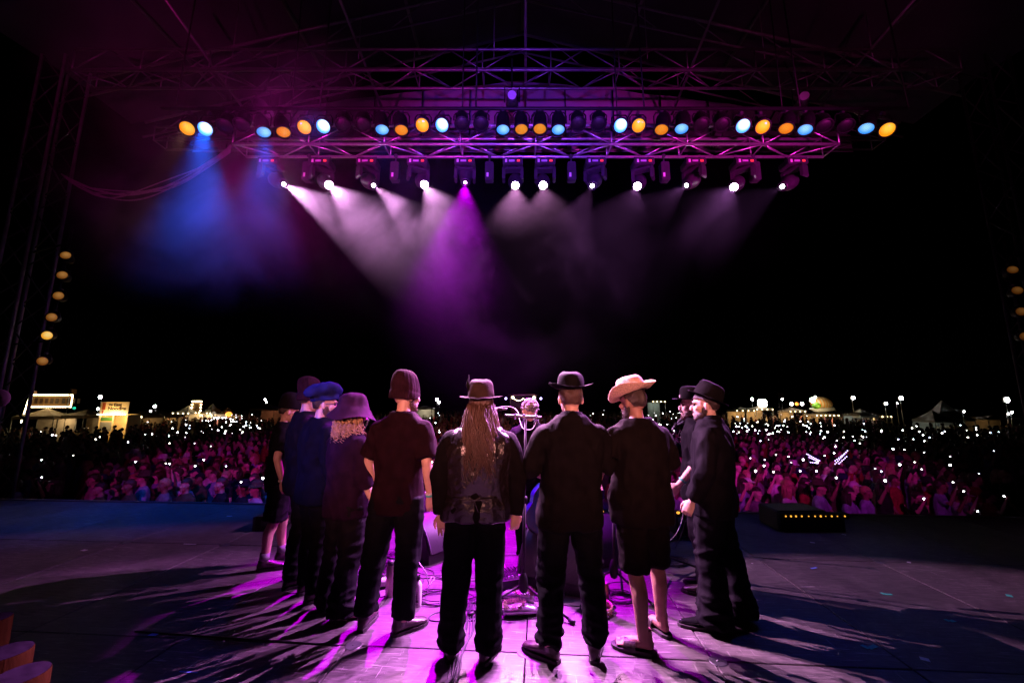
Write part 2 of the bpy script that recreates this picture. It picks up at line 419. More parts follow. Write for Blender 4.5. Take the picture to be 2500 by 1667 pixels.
# ------------------------------------------------------------------ PAR cans on the long pipe
def emat(name, col, s, var=0.25):
    return nmat(name, tuple(c * 0.5 for c in col), 0.2, 0, var, 30, emit=col, estr=s)
def lens_mat(name, col, hot, s):
    # ribbed lens glass over a glowing reflector: the glow's own pattern is the lens's ribs and the lamp in the middle
    m = bpy.data.materials.new(name); m.use_nodes = True
    nt = m.node_tree; n = nt.nodes; l = nt.links; b = n['Principled BSDF']
    b.inputs['Roughness'].default_value = 0.15; b.inputs['Base Color'].default_value = (*[c * 0.3 for c in col], 1)
    tc = n.new('ShaderNodeTexCoord'); wv = n.new('ShaderNodeTexWave'); wv.inputs['Scale'].default_value = 22; wv.inputs['Distortion'].default_value = 2.5
    l.new(tc.outputs['Object'], wv.inputs['Vector'])
    gr = n.new('ShaderNodeTexGradient'); gr.gradient_type = 'SPHERICAL'
    mp = n.new('ShaderNodeMapping'); mp.inputs['Scale'].default_value = (8.5, 8.5, 0); mp.inputs['Location'].default_value = (0.12, -0.2, 0)
    l.new(tc.outputs['Object'], mp.inputs['Vector']); l.new(mp.outputs['Vector'], gr.inputs['Vector'])
    r = n.new('ShaderNodeValToRGB'); r.color_ramp.elements[0].color = (*col, 1); r.color_ramp.elements[1].color = (*hot, 1)
    r.color_ramp.elements[0].position = 0.12; r.color_ramp.elements[1].position = 0.75
    l.new(gr.outputs['Fac'], r.inputs['Fac']); l.new(r.outputs['Color'], b.inputs['Emission Color'])
    mr = n.new('ShaderNodeMapRange'); mr.inputs['To Min'].default_value = s * 0.55; mr.inputs['To Max'].default_value = s * 1.25
    l.new(wv.outputs['Fac'], mr.inputs['Value']); l.new(mr.outputs['Result'], b.inputs['Emission Strength'])
    m.cycles.emission_sampling = 'NONE'
    return m
M['lens_amber'] = lens_mat('amber_gel_lens', (1.0, 0.32, 0.005), (1.0, 0.62, 0.06), 1.2)
M['lens_orange'] = lens_mat('orange_gel_lens', (0.85, 0.25, 0.01), (1.0, 0.42, 0.03), 0.75)
M['lens_white'] = lens_mat('bright_blue_gel_lens', (0.06, 0.32, 1.0), (0.95, 1.0, 1.0), 2.4)
M['lens_blue'] = lens_mat('blue_gel_lens', (0.05, 0.32, 1.0), (0.32, 0.72, 1.0), 1.15)
M['lens_off'] = nmat('unlit_lens', (0.004, 0.003, 0.005), 0.5, 0, 0.3, 20)
M['lens_dim'] = lens_mat('dim_amber_lens', (0.42, 0.14, 0.02), (0.95, 0.42, 0.10), 0.34)
M['lens_faint'] = lens_mat('faint_amber_lens', (0.30, 0.09, 0.01), (0.7, 0.28, 0.06), 0.16)
M['lens_glow'] = lens_mat('warm_amber_lens', (0.9, 0.40, 0.03), (1.0, 0.7, 0.2), 0.95)
def par_meshes():
    b = MB()      # lens faces local -Z
    b.lathe([(0.115, -0.16), (0.118, -0.10), (0.112, -0.02), (0.112, 0.10), (0.095, 0.16), (0.07, 0.2), (0.055, 0.27), (0.03, 0.29), (0.001, 0.29)], 20)
    b.lathe([(0.104, -0.15), (0.104, -0.02), (0.0, -0.02)], 20)
    r = MB(); r.lathe([(0.103, -0.152), (0.126, -0.158), (0.130, -0.150), (0.128, -0.138), (0.116, -0.138)], 20)
    le = MB(); le.lathe([(0.001, -0.152), (0.04, -0.150), (0.08, -0.143), (0.104, -0.132)], 20)
    return [x.mesh(nm) for x, nm in ((b, 'housing'), (r, 'gel_frame'), (le, 'lens'))]
PM = par_meshes()
PM[0].materials.append(M['black_metal']); PM[1].materials.append(M['black_metal'])
for me in PM: me.polygons.foreach_set('use_smooth', [True] * len(me.polygons))
LM = {}
def par_can(loc, target, kind, label, group, hang=0.33, light=None, name='par_lamp', LT=None):
    t = thing(name, label, 'stage lamp', loc, 0, group)
    q = aim(Vector(target) - Vector(loc))
    if kind not in LM:
        LM[kind] = PM[2].copy(); LM[kind].materials.append(M['lens_' + kind])
    for me, nm in ((PM[0], 'housing'), (PM[1], 'gel_frame'), (LM[kind], 'lens')):
        o = bpy.data.objects.new(nm, me); C.objects.link(o); o.parent = t; o.rotation_mode = 'QUATERNION'; o.rotation_quaternion = q
    mb = MB()
    mb.tube([(-0.135, 0, 0), (-0.135, 0, hang * 0.55), (-0.10, 0, hang * 0.8), (0.10, 0, hang * 0.8), (0.135, 0, hang * 0.55), (0.135, 0, 0)], 0.012, 6)
    put('yoke', mb, M['black_metal'], t)
    mb = MB(); mb.bbox((0, 0, hang * 0.93), (0.05, 0.06, hang * 0.28), 0.012); put('clamp', mb, M['dark_steel'], t)
    if light:
        d = (Vector(target) - Vector(loc)).normalized()
        spot('lamp_beam', t, Vector(loc) + d * 0.17, LT if LT is not None else target, *light)
    return t
PIPE_Y, PIPE_Z = 5.95, 6.50
pb = thing('lamp_pipe', 'long black pipe holding the row of coloured lamps', 'pipe', (0, PIPE_Y, PIPE_Z))
xl, xr = at(395, 272, PIPE_Y).x, at(2215, 272, PIPE_Y).x
piece(pb, 'tube', Vector((xl, 0, 0)), Vector((xr, 0, 0)), 0.03, M['black_metal'], 10)
for x in (-5.6, -3.2, -0.6, 2.2, 4.8, 6.6):
    piece(pb, 'hanger', Vector((x, 0, 0)), Vector((x, 0.1, 2.9)), 0.014, M['black_metal'], 6)
# x of each can in the row, and its gel
ROW = [(457, 'amber', 314), (501, 'white', 315), (549, 'off', 308), (590, 'off', 305), (644, 'blue', 323), (692, 'orange', 323), (743, 'amber', 311), (789, 'white', 309),
       (838, 'off', 305), (886, 'off', 305), (933, 'blue', 317), (980, 'orange', 318), (1031, 'amber', 306), (1079, 'white', 306), (1128, 'off', 303),
       (1174, 'off', 303), (1228, 'blue', 317), (1273, 'orange', 316), (1318, 'orange', 315), (1363, 'blue', 317), (1412, 'off', 303), (1462, 'off', 303),
       (1515, 'white', 307), (1559, 'amber', 307), (1615, 'orange', 317), (1664, 'blue', 315), (1713, 'off', 305), (1763, 'off', 305), (1814, 'white', 308),
       (1862, 'amber', 310), (1919, 'orange', 314), (1966, 'blue', 317), (2013, 'off', 308), (2065, 'off', 308), (2115, 'blue', 314), (2166, 'amber', 317)]
cnt = {}
tgt = {'amber': (0.0, 1.5, 1.6), 'white': (0.0, 1.0, 1.6), 'blue': (0.0, 4.6, 0), 'orange': (0.0, 4.4, 0), 'off': (0.0, 3.0, 1.0)}
word = {'amber': 'bright amber', 'white': 'dazzling white-blue', 'blue': 'pale blue', 'orange': 'deep orange', 'off': 'unlit black'}
for i, (px, k, py) in enumerate(ROW):
    p = at(px, py, PIPE_Y); cnt[k] = cnt.get(k, 0) + 1
    T = Vector(tgt[k]); T.x = p.x * (0.45 if k != 'off' else 0.7) + random.uniform(-0.3, 0.3)
    d = (T - p).normalized(); base = p - d * 0.14
    light = None; LT = None
    if i == 1: light = (2100, (0.0, 0.11, 1.0), 54, 1.0, 0.09); LT = Vector((-6.2, 8.0, -1.8))
    elif i == 0: light = (130, (1.0, 0.5, 0.3), 30, 1.0, 0.09); LT = Vector((-8.4, 6.4, -1.0))
    elif i == 4: light = (900, (0.0, 0.09, 1.0), 50, 1.0, 0.09); LT = Vector((-4.8, 8.1, -1.8))
    elif k == 'blue' and i in (10, 25, 31): light = (130, (0.03, 0.08, 1.0), 66, 1.0, 0.09)
    elif k == 'white' and i in (7, 22): light = (150, (0.03, 0.08, 1.0), 50, 1.0, 0.09)
    par_can(base, T, k, f'{word[k]} lamp, {ORD[cnt[k]-1]} {word[k]} one from the left on the long pipe', 'lamps on the long pipe', max(0.12, PIPE_Z - base.z), light, LT=LT)

# columns of amber lamps at the sides
for i, (px, py, k) in enumerate([(165, 629, 'dim'), (157, 676, 'dim'), (148, 725, 'dim'), (132, 776, 'dim'), (121, 819, 'glow'), (110, 880, 'dim')]):
    p = at(px, py, 7.4)
    par_can(p, p + Vector((3.2, -5, -0.4 * (i - 2))), k, f'amber side lamp, {ORD[i]} from the top of the left column', 'side lamps at the left', 0.2, name='side_lamp').scale = (0.74,) * 3
for i, (px, py, k) in enumerate([(2466, 664, 'faint'), (2477, 713, 'faint'), (2487, 763, 'faint'), (2496, 822, 'faint')]):
    p = at(px, py, 7.4)
    par_can(p, p + Vector((-3.2, -5, -0.4 * (i - 2))), k, f'amber side lamp, {ORD[i]} from the top of the right column', 'side lamps at the right', 0.2, name='side_lamp').scale = (0.74,) * 3
for s, pxs in ((-1, ((176, 560), (104, 905))), (1, ((2452, 590), (2510, 905)))):
    a = at(*pxs[0], 7.46); b = at(*pxs[1], 7.46)
    t = thing('lamp_ladder', 'dark pipe carrying the ' + ('left' if s < 0 else 'right') + ' column of amber lamps', 'pipe', b)
    piece(t, 'tube', Vector((0, 0, 0)), a - b, 0.022, M['black_metal'])
    piece(t, 'bracket', (a - b) * 0.9, (a - b) * 0.9 + Vector((s * 1.3, 0.5, 0)), 0.018, M['black_metal'])
    piece(t, 'bracket', (a - b) * 0.2, (a - b) * 0.2 + Vector((s * 1.5, 0.5, 0)), 0.018, M['black_metal'])

# ------------------------------------------------------------------ moving heads under the lighting truss
M['head_shell'] = nmat('moving_head_shell', (0.03, 0.028, 0.035), 0.45, 0, 0.2, 12, 0.1, 40)
M['beam_white'] = nmat('beam_lens_white', (0.8, 0.8, 0.8), 0.2, 0, 0.02, 10, emit=(1.0, 0.88, 1.0), estr=45)
M['beam_magenta'] = nmat('beam_lens_magenta', (0.8, 0.2, 0.8), 0.2, 0, 0.02, 10, emit=(0.95, 0.35, 1.0), estr=20)
M['display'] = nmat('status_display', (0.5, 0.5, 0.6), 0.3, 0, 0.1, 10)
M['red_led'] = nmat('red_led', (0.5, 0.02, 0.02), 0.3, 0, 0.1, 10, emit=(1, 0.03, 0.05), estr=1.5)
HEADS = [(693, 450, 'w', 662, (3.2, 3.0, 0.4), 36), (803, 452, 'w', 788, (1.4, 2.0, 0.6), 34), (912, 453, 'w', 900, (2.0, 2.5, 0.4), 34), (1036, 451, 'w', 1022, (0.7, 1.8, 0.7), 34),
         (1136, 446, 'm', 1136, (-0.65, 4.3, 0.0), 30), (1258, 453, 'w', 1252, (0.0, 1.9, 0.7), 34), (1326, 453, 'w', 1330, (0.3, 1.7, 0.7), 34), (1446, 454, 'w', 1452, (-0.8, 2.8, 0.3), 34),
         (1556, 455, 'w', 1568, (-0.3, 2.0, 0.6), 34), (1676, 453, 'w', 1692, (-2.2, 3.0, 0.4), 34), (1792, 457, 'w', 1812, (-0.6, 2.0, 0.6), 34), (1910, 456, 'w', 1936, (-3.0, 3.4, 0.4), 36)]
def moving_head(i, px, py, k, bpx, target, cone):
    lens = at(px, py, TY1)
    bx = at(bpx, 400, TY1).x; top = TZ0 - 0.03
    t = thing('moving_head_light', f'moving head spotlight with {"white" if k == "w" else "magenta"} beam, {ORD[i]} from the left under the truss',
              'spotlight', (bx, TY1, top), 0, 'moving heads under the truss')
    O = Vector((bx, TY1, top))
    mb = MB(); mb.bbox((0, 0, -0.13), (0.36, 0.26, 0.13), 0.02); base = put('base', mb, M['head_shell'], t)
    for (x, w, mt, nm) in ((-0.12, 0.035, 'label_white', 'sticker'), (-0.02, 0.10, 'display', 'display'), (0.1, 0.05, 'red_led', 'led_readout')):
        mb = MB(); mb.box((x, -0.132, -0.13), (w, 0.004, 0.06 if mt == 'label_white' else 0.035)); put(nm, mb, M[mt], base)
    for x in (-0.12, 0.12):
        mb = MB(); mb.bbox((x, 0, -0.035), (0.035, 0.05, 0.09), 0.008); mb.tube([(x, -0.02, 0.03), (x, 0.02, 0.03)], 0.036, 10); put('clamp', mb, M['dark_steel'], t)
    pv = Vector((0, 0, -0.42))                          # tilt axis
    mb = MB(); mb.tube([(0, 0, -0.195), (0, 0, -0.22)], 0.11, 16); put('pan_ring', mb, M['black_metal'], t)
    lw = lens - O
    d = (Vector(target) - lens).normalized()
    yaw = math.atan2(d.x, -d.y)
    Ry = Matrix.Rotation(yaw, 3, 'Z')
    mb = MB()
    for s in (-1, 1): mb.bbox(Ry @ Vector((s * 0.165, 0, -0.33)), (0.055, 0.15, 0.24), 0.02, Ry)
    mb.bbox(Ry @ Vector((0, 0, -0.235)), (0.385, 0.15, 0.04), 0.012, Ry)
    put('yoke', mb, M['head_shell'], t)
    hc = lw - d * 0.22                                   # head body behind the lens
    q = aim(d).to_matrix()
    mb = MB(); mb.lathe([(0.001, 0.17), (0.09, 0.165), (0.125, 0.12), (0.135, 0.02), (0.125, -0.06), (0.10, -0.11), (0.085, -0.2), (0.09, -0.22), (0.07, -0.222)], 18, hc, q)
    head = put('head', mb, M['head_shell'], t, True)
    r_ = LR[i]
    mb = MB(); mb.lathe([(0.001, -0.227), (r_ * 0.6, -0.226), (r_, -0.221)], 18, hc, q)
    put('lens', mb, M['beam_white' if k == 'w' else 'beam_magenta'], head, True)
    # the shining front lens of a camera-facing head also shows from the side
    mb = MB(); mb.ell(hc + d * 0.222, (r_ * 0.9, r_ * 0.9, 0.014), 14, 8, q); put('lens_dome', mb, M['beam_white' if k == 'w' else 'beam_magenta'], head, True)
    if k == 'w': spot('beam', t, lens + d * 0.06, target, POW[i], TINT[i], cone * CONE[i], 0.3, 0.03)
    else: spot('beam', t, lens + d * 0.06, target, 11500, (0.72, 0.0, 1.0), 42, 0.6, 0.05)
POW = [5500, 9500, 5500, 8000, 0, 9000, 9000, 6500, 8000, 3000, 8000, 2400]
TINT = [(0.95, 0.40, 0.88)] * 4 + [(0.72, 0.0, 1.0)] + [(1.0, 0.38, 0.88)] * 2 + [(0.82, 0.24, 0.92)] * 5
CONE = [0.62, 0.66, 0.60, 0.66, 1, 0.70, 0.70, 0.75, 0.75, 0.9, 0.85, 0.9]
LR = [0.034, 0.068, 0.032, 0.068, 0.030, 0.066, 0.070, 0.036, 0.068, 0.034, 0.066, 0.038]
for i, h in enumerate(HEADS): moving_head(i, *h)
# small vertical power boxes between the heads
for i, px in enumerate((752, 965, 1195, 1395, 1622, 1842)):
    p = at(px, 418, TY1 - 0.02); top = TZ0 - 0.03
    t = thing('power_box', f'slim dark power box, {ORD[i]} from the left under the truss', 'power box', (p.x, TY1 - 0.02, top), 0, 'power boxes under the truss')
    mb = MB(); mb.bbox((0, 0, -0.29), (0.15, 0.12, 0.36), 0.02); put('case', mb, M['head_shell'], t)
    mb = MB(); mb.box((-0.03, -0.062, -0.37), (0.035, 0.004, 0.08)); put('sticker', mb, M['label_white'], t)
    mb = MB(); mb.tube([(0, 0, -0.11), (0, 0, 0.03)], 0.014, 6); mb.tube([(0, -0.02, 0.03), (0, 0.02, 0.03)], 0.036, 10); put('clamp', mb, M['dark_steel'], t)
# larger spotlights seen on the roof truss
for i, (px, py) in enumerate(((640, 262), (1250, 250), (1955, 258))):
    p = at(px, py, 7.3)
    t = thing('profile_lamp', ('tilted', 'upright', 'small') [i] + ' black profile lamp hanging above the ' + ('left part', 'middle', 'right part')[i] + ' of the lamp row', 'stage lamp', p, 0, 'profile lamps')
    q = aim(Vector(((0.7, -0.3, -0.7), (0.0, -0.9, -0.3), (-0.4, -0.8, -0.1))[i])).to_matrix()
    mb = MB(); mb.lathe([(0.001, 0.3), (0.1, 0.28), (0.13, 0.1), (0.1, -0.1), (0.1, -0.34), (0.085, -0.34)], 16, (0, 0, 0), q); put('housing', mb, M['head_shell'], t, True)
    mb = MB(); mb.lathe([(0.001, -0.33), (0.09, -0.335)], 16, (0, 0, 0), q); put('lens', mb, M['display'], t)
    mb = MB(); mb.tube([(-0.15, 0, 0), (-0.15, 0, 0.35), (0.15, 0, 0.35), (0.15, 0, 0)], 0.014, 6); mb.tube([(0, 0, 0.35), (0, 0.3, 1.3)], 0.02, 6); put('yoke', mb, M['black_metal'], t)

# ------------------------------------------------------------------ lamps upstage, behind the camera position
def rear_lamp(loc, target, power, col, size, blend, label, kind='off', radius=0.12):
    par_can(loc, target, kind, label, 'upstage wash lamps', 0.3, (power, col, size, blend, radius), name='wash_lamp')
rear_lamp((-5.2, -2.6, 1.0), (-3.0, 6.4, 5.6), 7000, (1.0, 0.02, 0.62), 28, 1.0, 'magenta upstage wash lamp aimed up at the left roof')
rear_lamp((5.4, -2.6, 1.0), (4.0, 6.4, 5.5), 8500, (1.0, 0.02, 0.62), 28, 1.0, 'magenta upstage wash lamp aimed up at the right roof')
rear_lamp((0.3, -3.0, 0.9), (0.3, 6.4, 5.6), 10500, (0.28, 0.04, 1.0), 32, 0.9, 'violet upstage wash lamp aimed up at the middle of the roof')
rear_lamp((-1.7, -4.5, 3.3), (-1.1, 3.4, 1.95), 3300, (1.0, 0.34, 0.30), 24, 0.9, 'warm pink upstage lamp aimed at the left half of the band')
rear_lamp((1.3, -4.5, 3.3), (0.65, 3.2, 1.95), 3300, (1.0, 0.34, 0.30), 24, 0.9, 'warm pink upstage lamp aimed at the right half of the band')
for x_, tx, pw, nm in ((-1.6, -8.0, 2600, 'outer left'), (-1.2, -4.4, 4600, 'inner left'), (1.2, 4.6, 5600, 'inner right'), (1.6, 8.2, 3300, 'outer right')):
    rear_lamp((x_, -4.0, 7.0), (tx * 1.1, 13.6, -0.2), pw, (1.0, 0.03, 0.80), 23, 1.0, f'magenta upstage lamp aimed over the band at the {nm} crowd')
rear_lamp((-4.6, -1.4, 4.4), (-1.75, 3.7, 1.45), 2600, (0.02, 0.05, 1.0), 13, 0.7, 'blue upstage lamp aimed at the cluster of singers on the left')
rear_lamp((-3.6, -3.0, 1.2), (-7.4, 7.6, 8.4), 1700, (1.0, 0.02, 0.45), 30, 1.0, 'magenta upstage lamp aimed at the left roof corner')
rear_lamp((3.8, -3.0, 1.2), (7.4, 7.6, 8.4), 800, (1.0, 0.05, 0.45), 30, 1.0, 'magenta upstage lamp aimed at the right roof corner')
# cable swag
def catenary(a, b, sag, n=24, wob=0.0, ph=0.0):
    a, b = Vector(a), Vector(b); P = []
    for i in range(n + 1):
        t = i / n; p = a.lerp(b, t); p.z -= sag * 4 * t * (1 - t)
        p.z += wob * math.sin(t * 9 + ph) * math.sin(math.pi * t); p.y += wob * math.cos(t * 7 + ph * 2) * math.sin(math.pi * t); P.append(p)
    return P
A = at(150, 425, 7.6); B = at(562, 372, 6.6)
t = thing('cable_swag', 'bundle of hanging violet cables drooping from the left tower to the lighting truss', 'cables', A)
for k in range(8):
    P = catenary(A, B + Vector((0, 0, 0.02 * k)), 0.62 + 0.09 * math.sin(k * 2.3) + 0.016 * k, 28, 0.05, k * 0.9)
    mb = MB(); mb.tube([p - A for p in P], 0.010, 6); put('cable', mb, M['rubber_violet'], t, True)
# ------------------------------------------------------------------ people: materials
M['skin'] = nmat('skin', (0.56, 0.34, 0.25), 0.5, 0, 0.08, 20, 0.08, 120)
M['skin_tan'] = nmat('skin_tan', (0.34, 0.18, 0.125), 0.55, 0, 0.12, 20, 0.1, 120)
M['skin_pale'] = nmat('skin_pale', (0.64, 0.42, 0.33), 0.5, 0, 0.08, 20, 0.08, 120)
def cloth(name, col, rough=0.85, var=0.3, k=0.36):
    return nmat(name, tuple(c * k for c in col), rough, 0, var, 14, 0.25, 160, spec=0.06)
M['black_cotton'] = cloth('black_cotton', (0.012, 0.012, 0.014))
M['cotton_lit_maroon'] = cloth('dark_cotton_lit_maroon', (0.030, 0.008, 0.014))  # maroon is the lamps' tint on a dark tee, painted into the cloth
M['charcoal_shirt'] = cloth('charcoal_shirt', (0.013, 0.010, 0.010))
M['brown_black'] = cloth('faded_black_cotton', (0.014, 0.010, 0.009))
M['navy'] = cloth('navy_wool', (0.010, 0.011, 0.028))
M['plum'] = cloth('plum_knit', (0.040, 0.012, 0.045))
M['denim'] = cloth('black_denim', (0.010, 0.010, 0.013), 0.8)
M['cord'] = cloth('dark_corduroy', (0.020, 0.016, 0.024), 0.7)
M['suit'] = cloth('dark_wool_suit', (0.013, 0.011, 0.016), 0.75)
M['leather'] = nmat('black_leather', (0.010, 0.007, 0.007), 0.24, 0, 0.3, 20, 0.5, 55, coat=0.5)
M['boot_leather'] = nmat('boot_leather', (0.030, 0.020, 0.018), 0.38, 0, 0.3, 30, 0.3, 60)
M['patent'] = nmat('polished_shoe_leather', (0.008, 0.008, 0.009), 0.12, 0, 0.2, 30)
M['sole'] = nmat('shoe_sole', (0.03, 0.027, 0.025), 0.8)
M['sock'] = cloth('white_sock', (0.5, 0.5, 0.52))
M['hair_dark'] = nmat('dark_hair', (0.030, 0.018, 0.013), 0.4, 0, 0.4, 60, 0.5, 180, stretch=(4, 4, 0.6))
M['hair_brown'] = nmat('brown_hair', (0.065, 0.032, 0.020), 0.42, 0, 0.4, 60, 0.5, 180, stretch=(4, 4, 0.6))
M['hair_blond'] = nmat('blond_hair', (0.40, 0.25, 0.12), 0.45, 0, 0.3, 60, 0.4, 160)
M['hair_grey'] = nmat('grey_hair', (0.20, 0.18, 0.165), 0.5, 0, 0.4, 60, 0.4, 160)
M['felt_black'] = cloth('black_felt', (0.014, 0.012, 0.013), 0.8)
M['felt_brown'] = cloth('brown_felt', (0.075, 0.042, 0.035), 0.8)
M['felt_purple'] = cloth('purple_felt', (0.10, 0.03, 0.085), 0.85)
M['beanie'] = cloth('maroon_knit', (0.055, 0.018, 0.030), 0.95)
M['beret'] = cloth('blue_cloth', (0.035, 0.045, 0.24), 0.8)
M['straw'] = nmat('woven_straw', (0.62, 0.42, 0.27), 0.75, 0, 0.3, 90, 0.9, 130)
M['band'] = nmat('hat_band', (0.012, 0.010, 0.012), 0.6)
M['band_light'] = nmat('light_hat_band', (0.45, 0.36, 0.33), 0.6)
M['eye'] = nmat('eye', (0.02, 0.015, 0.012), 0.1)
M['frame'] = nmat('spectacle_frame', (0.01, 0.01, 0.01), 0.3)
M['wrist'] = nmat('wristband', (0.65, 0.6, 0.55), 0.6, 0, 0.5, 90)
M['wrist_green'] = nmat('green_wristband', (0.1, 0.55, 0.38), 0.6)

def remesh(mb, voxel, smooth=4, fac=0.5):
    me = mb.mesh('tmp'); o = bpy.data.objects.new('tmp', me); C.objects.link(o)
    m = o.modifiers.new('r', 'REMESH'); m.mode = 'VOXEL'; m.voxel_size = voxel
    if smooth:
        s = o.modifiers.new('s', 'SMOOTH'); s.iterations = smooth; s.factor = fac
    dg = bpy.context.evaluated_depsgraph_get(); dg.update()
    out = bpy.data.meshes.new_from_object(o.evaluated_get(dg))
    bpy.data.objects.remove(o); bpy.data.meshes.remove(me)
    out.materials.clear()
    return out
def mverts(me):
    a = np.empty(len(me.vertices) * 3, np.float32); me.vertices.foreach_get('co', a); return a.reshape(-1, 3)
def setverts(me, a): me.vertices.foreach_set('co', a.astype(np.float32).ravel()); me.update()
def wrinkle(me, fn):
    co = mverts(me); nr = np.empty(len(me.vertices) * 3, np.float32); me.vertices.foreach_get('normal', nr); nr = nr.reshape(-1, 3)
    d = np.array([fn(Vector(p)) for p in co.tolist()], np.float32)
    setverts(me, co + nr * d[:, None])
def folds(seed, amp=0.006, sc=(9, 9, 5)):
    off = Vector((seed * 3.1, seed * 1.7, seed * 2.3))
    def fn(p):
        q = Vector((p.x * sc[0], p.y * sc[1], p.z * sc[2])) + off
        a = noise.noise(q); b = noise.noise(q * 2.3 + Vector((5, 3, 1)))
        return amp * 1.5 * ((1 - abs(a) * 2.2) * 0.9 + b * 0.5)
    return fn
def trouser_folds(seed, amp=0.007):
    off = Vector((seed * 3.1, seed * 1.7, seed * 2.3))
    def fn(p):
        k = 1.0 + 2.0 * max(0, 1 - abs(p.z - 0.13) / 0.16) + 1.2 * max(0, 1 - abs(p.z - 0.50) / 0.14) + 0.8 * max(0, 1 - abs(p.z - 0.85) / 0.1)
        q = Vector((p.x * 7, p.y * 7, p.z * 14)) + off
        a = noise.noise(q); v = noise.noise(Vector((p.x * 16, p.y * 16, p.z * 1.5)) + off)
        return amp * 1.35 * k * ((1 - abs(a) * 2.4) * 0.6 + v * 0.7)
    return fn

def head_parts(mb, Hm, s=1.0, jaw=1.0):
    def e(c, r, nu=12, nv=8): mb.ell(Hm @ Vector([x * s for x in c]), [x * s for x in r], nu, nv, Hm.to_3x3().normalized())
    e((0, -0.008, 0.025), (0.076, 0.095, 0.098)); e((0, 0.028, -0.04), (0.062 * jaw, 0.066, 0.078)); e((0, 0.068, -0.098), (0.028 * jaw, 0.024, 0.022), 10, 6)
    e((0, 0.096, -0.022), (0.012, 0.022, 0.026), 8, 6); e((0, 0.104, -0.034), (0.016, 0.014, 0.011), 8, 6); e((0, 0.078, 0.022), (0.050, 0.018, 0.014), 10, 6)
    e((0, 0.084, -0.066), (0.024, 0.014, 0.009), 8, 6); e((0, 0.083, -0.077), (0.022, 0.013, 0.009), 8, 6)
    for x in (-1, 1):
        e((x * 0.078, -0.006, -0.008), (0.010, 0.020, 0.032), 8, 6); e((x * 0.045, 0.062, -0.022), (0.024, 0.024, 0.022), 8, 6)

def hand_mb(side=1, curl=0.5, spread=0.0):
    # wrist at the origin, fingers towards -Z, palm towards +Y, thumb on side*X
    mb = MB()
    mb.tube([(0, 0, 0.05), (0, 0, 0.0), (0, 0.002, -0.03), (0, 0.002, -0.07), (0, 0.0, -0.095)],
            [(0.026, 0.020), (0.027, 0.019), (0.038, 0.017), (0.043, 0.016), (0.040, 0.013)], 12)
    for i, (x, L, r) in enumerate(((0.030, 0.068, 0.0088), (0.010, 0.078, 0.0092), (-0.010, 0.072, 0.0088), (-0.029, 0.056, 0.0078))):
        p = Vector((x * side, 0.0, -0.085)); ang = 0.18 + curl * (0.25 + 0.06 * i); pts = [p]; rr = [r * 1.1]
        for q, f in enumerate((0.46, 0.30, 0.24)):
            d = Vector((x * side * (0.9 + spread * 5), math.sin(ang), -math.cos(ang))).normalized()
            p = p + d * (L * f * 1.0); pts.append(p); rr.append(r * (1 - 0.1 * (q + 1))); ang += curl * (0.75 - 0.1 * q)
        mb.tube(pts, rr, 8); mb.ell(pts[-1], (rr[-1],) * 3, 8, 6)
    pts = [Vector((0.026 * side, 0.004, -0.018)), Vector((0.050 * side, 0.016, -0.045)), Vector((0.058 * side, 0.026, -0.075)), Vector((0.054 * side, 0.036, -0.102))]
    mb.tube(pts, [0.014, 0.0125, 0.0105, 0.009], 8); mb.ell(pts[-1], (0.009,) * 3, 8, 6)
    return mb
_hand_cache = {}
def hand_arrays(side, curl):
    k = (side, round(curl, 2))
    if k not in _hand_cache:
        me = remesh(hand_mb(side, curl), 0.0045, 2); co = mverts(me)
        _hand_cache[k] = (co, [tuple(p.vertices) for p in me.polygons])
    return _hand_cache[k]

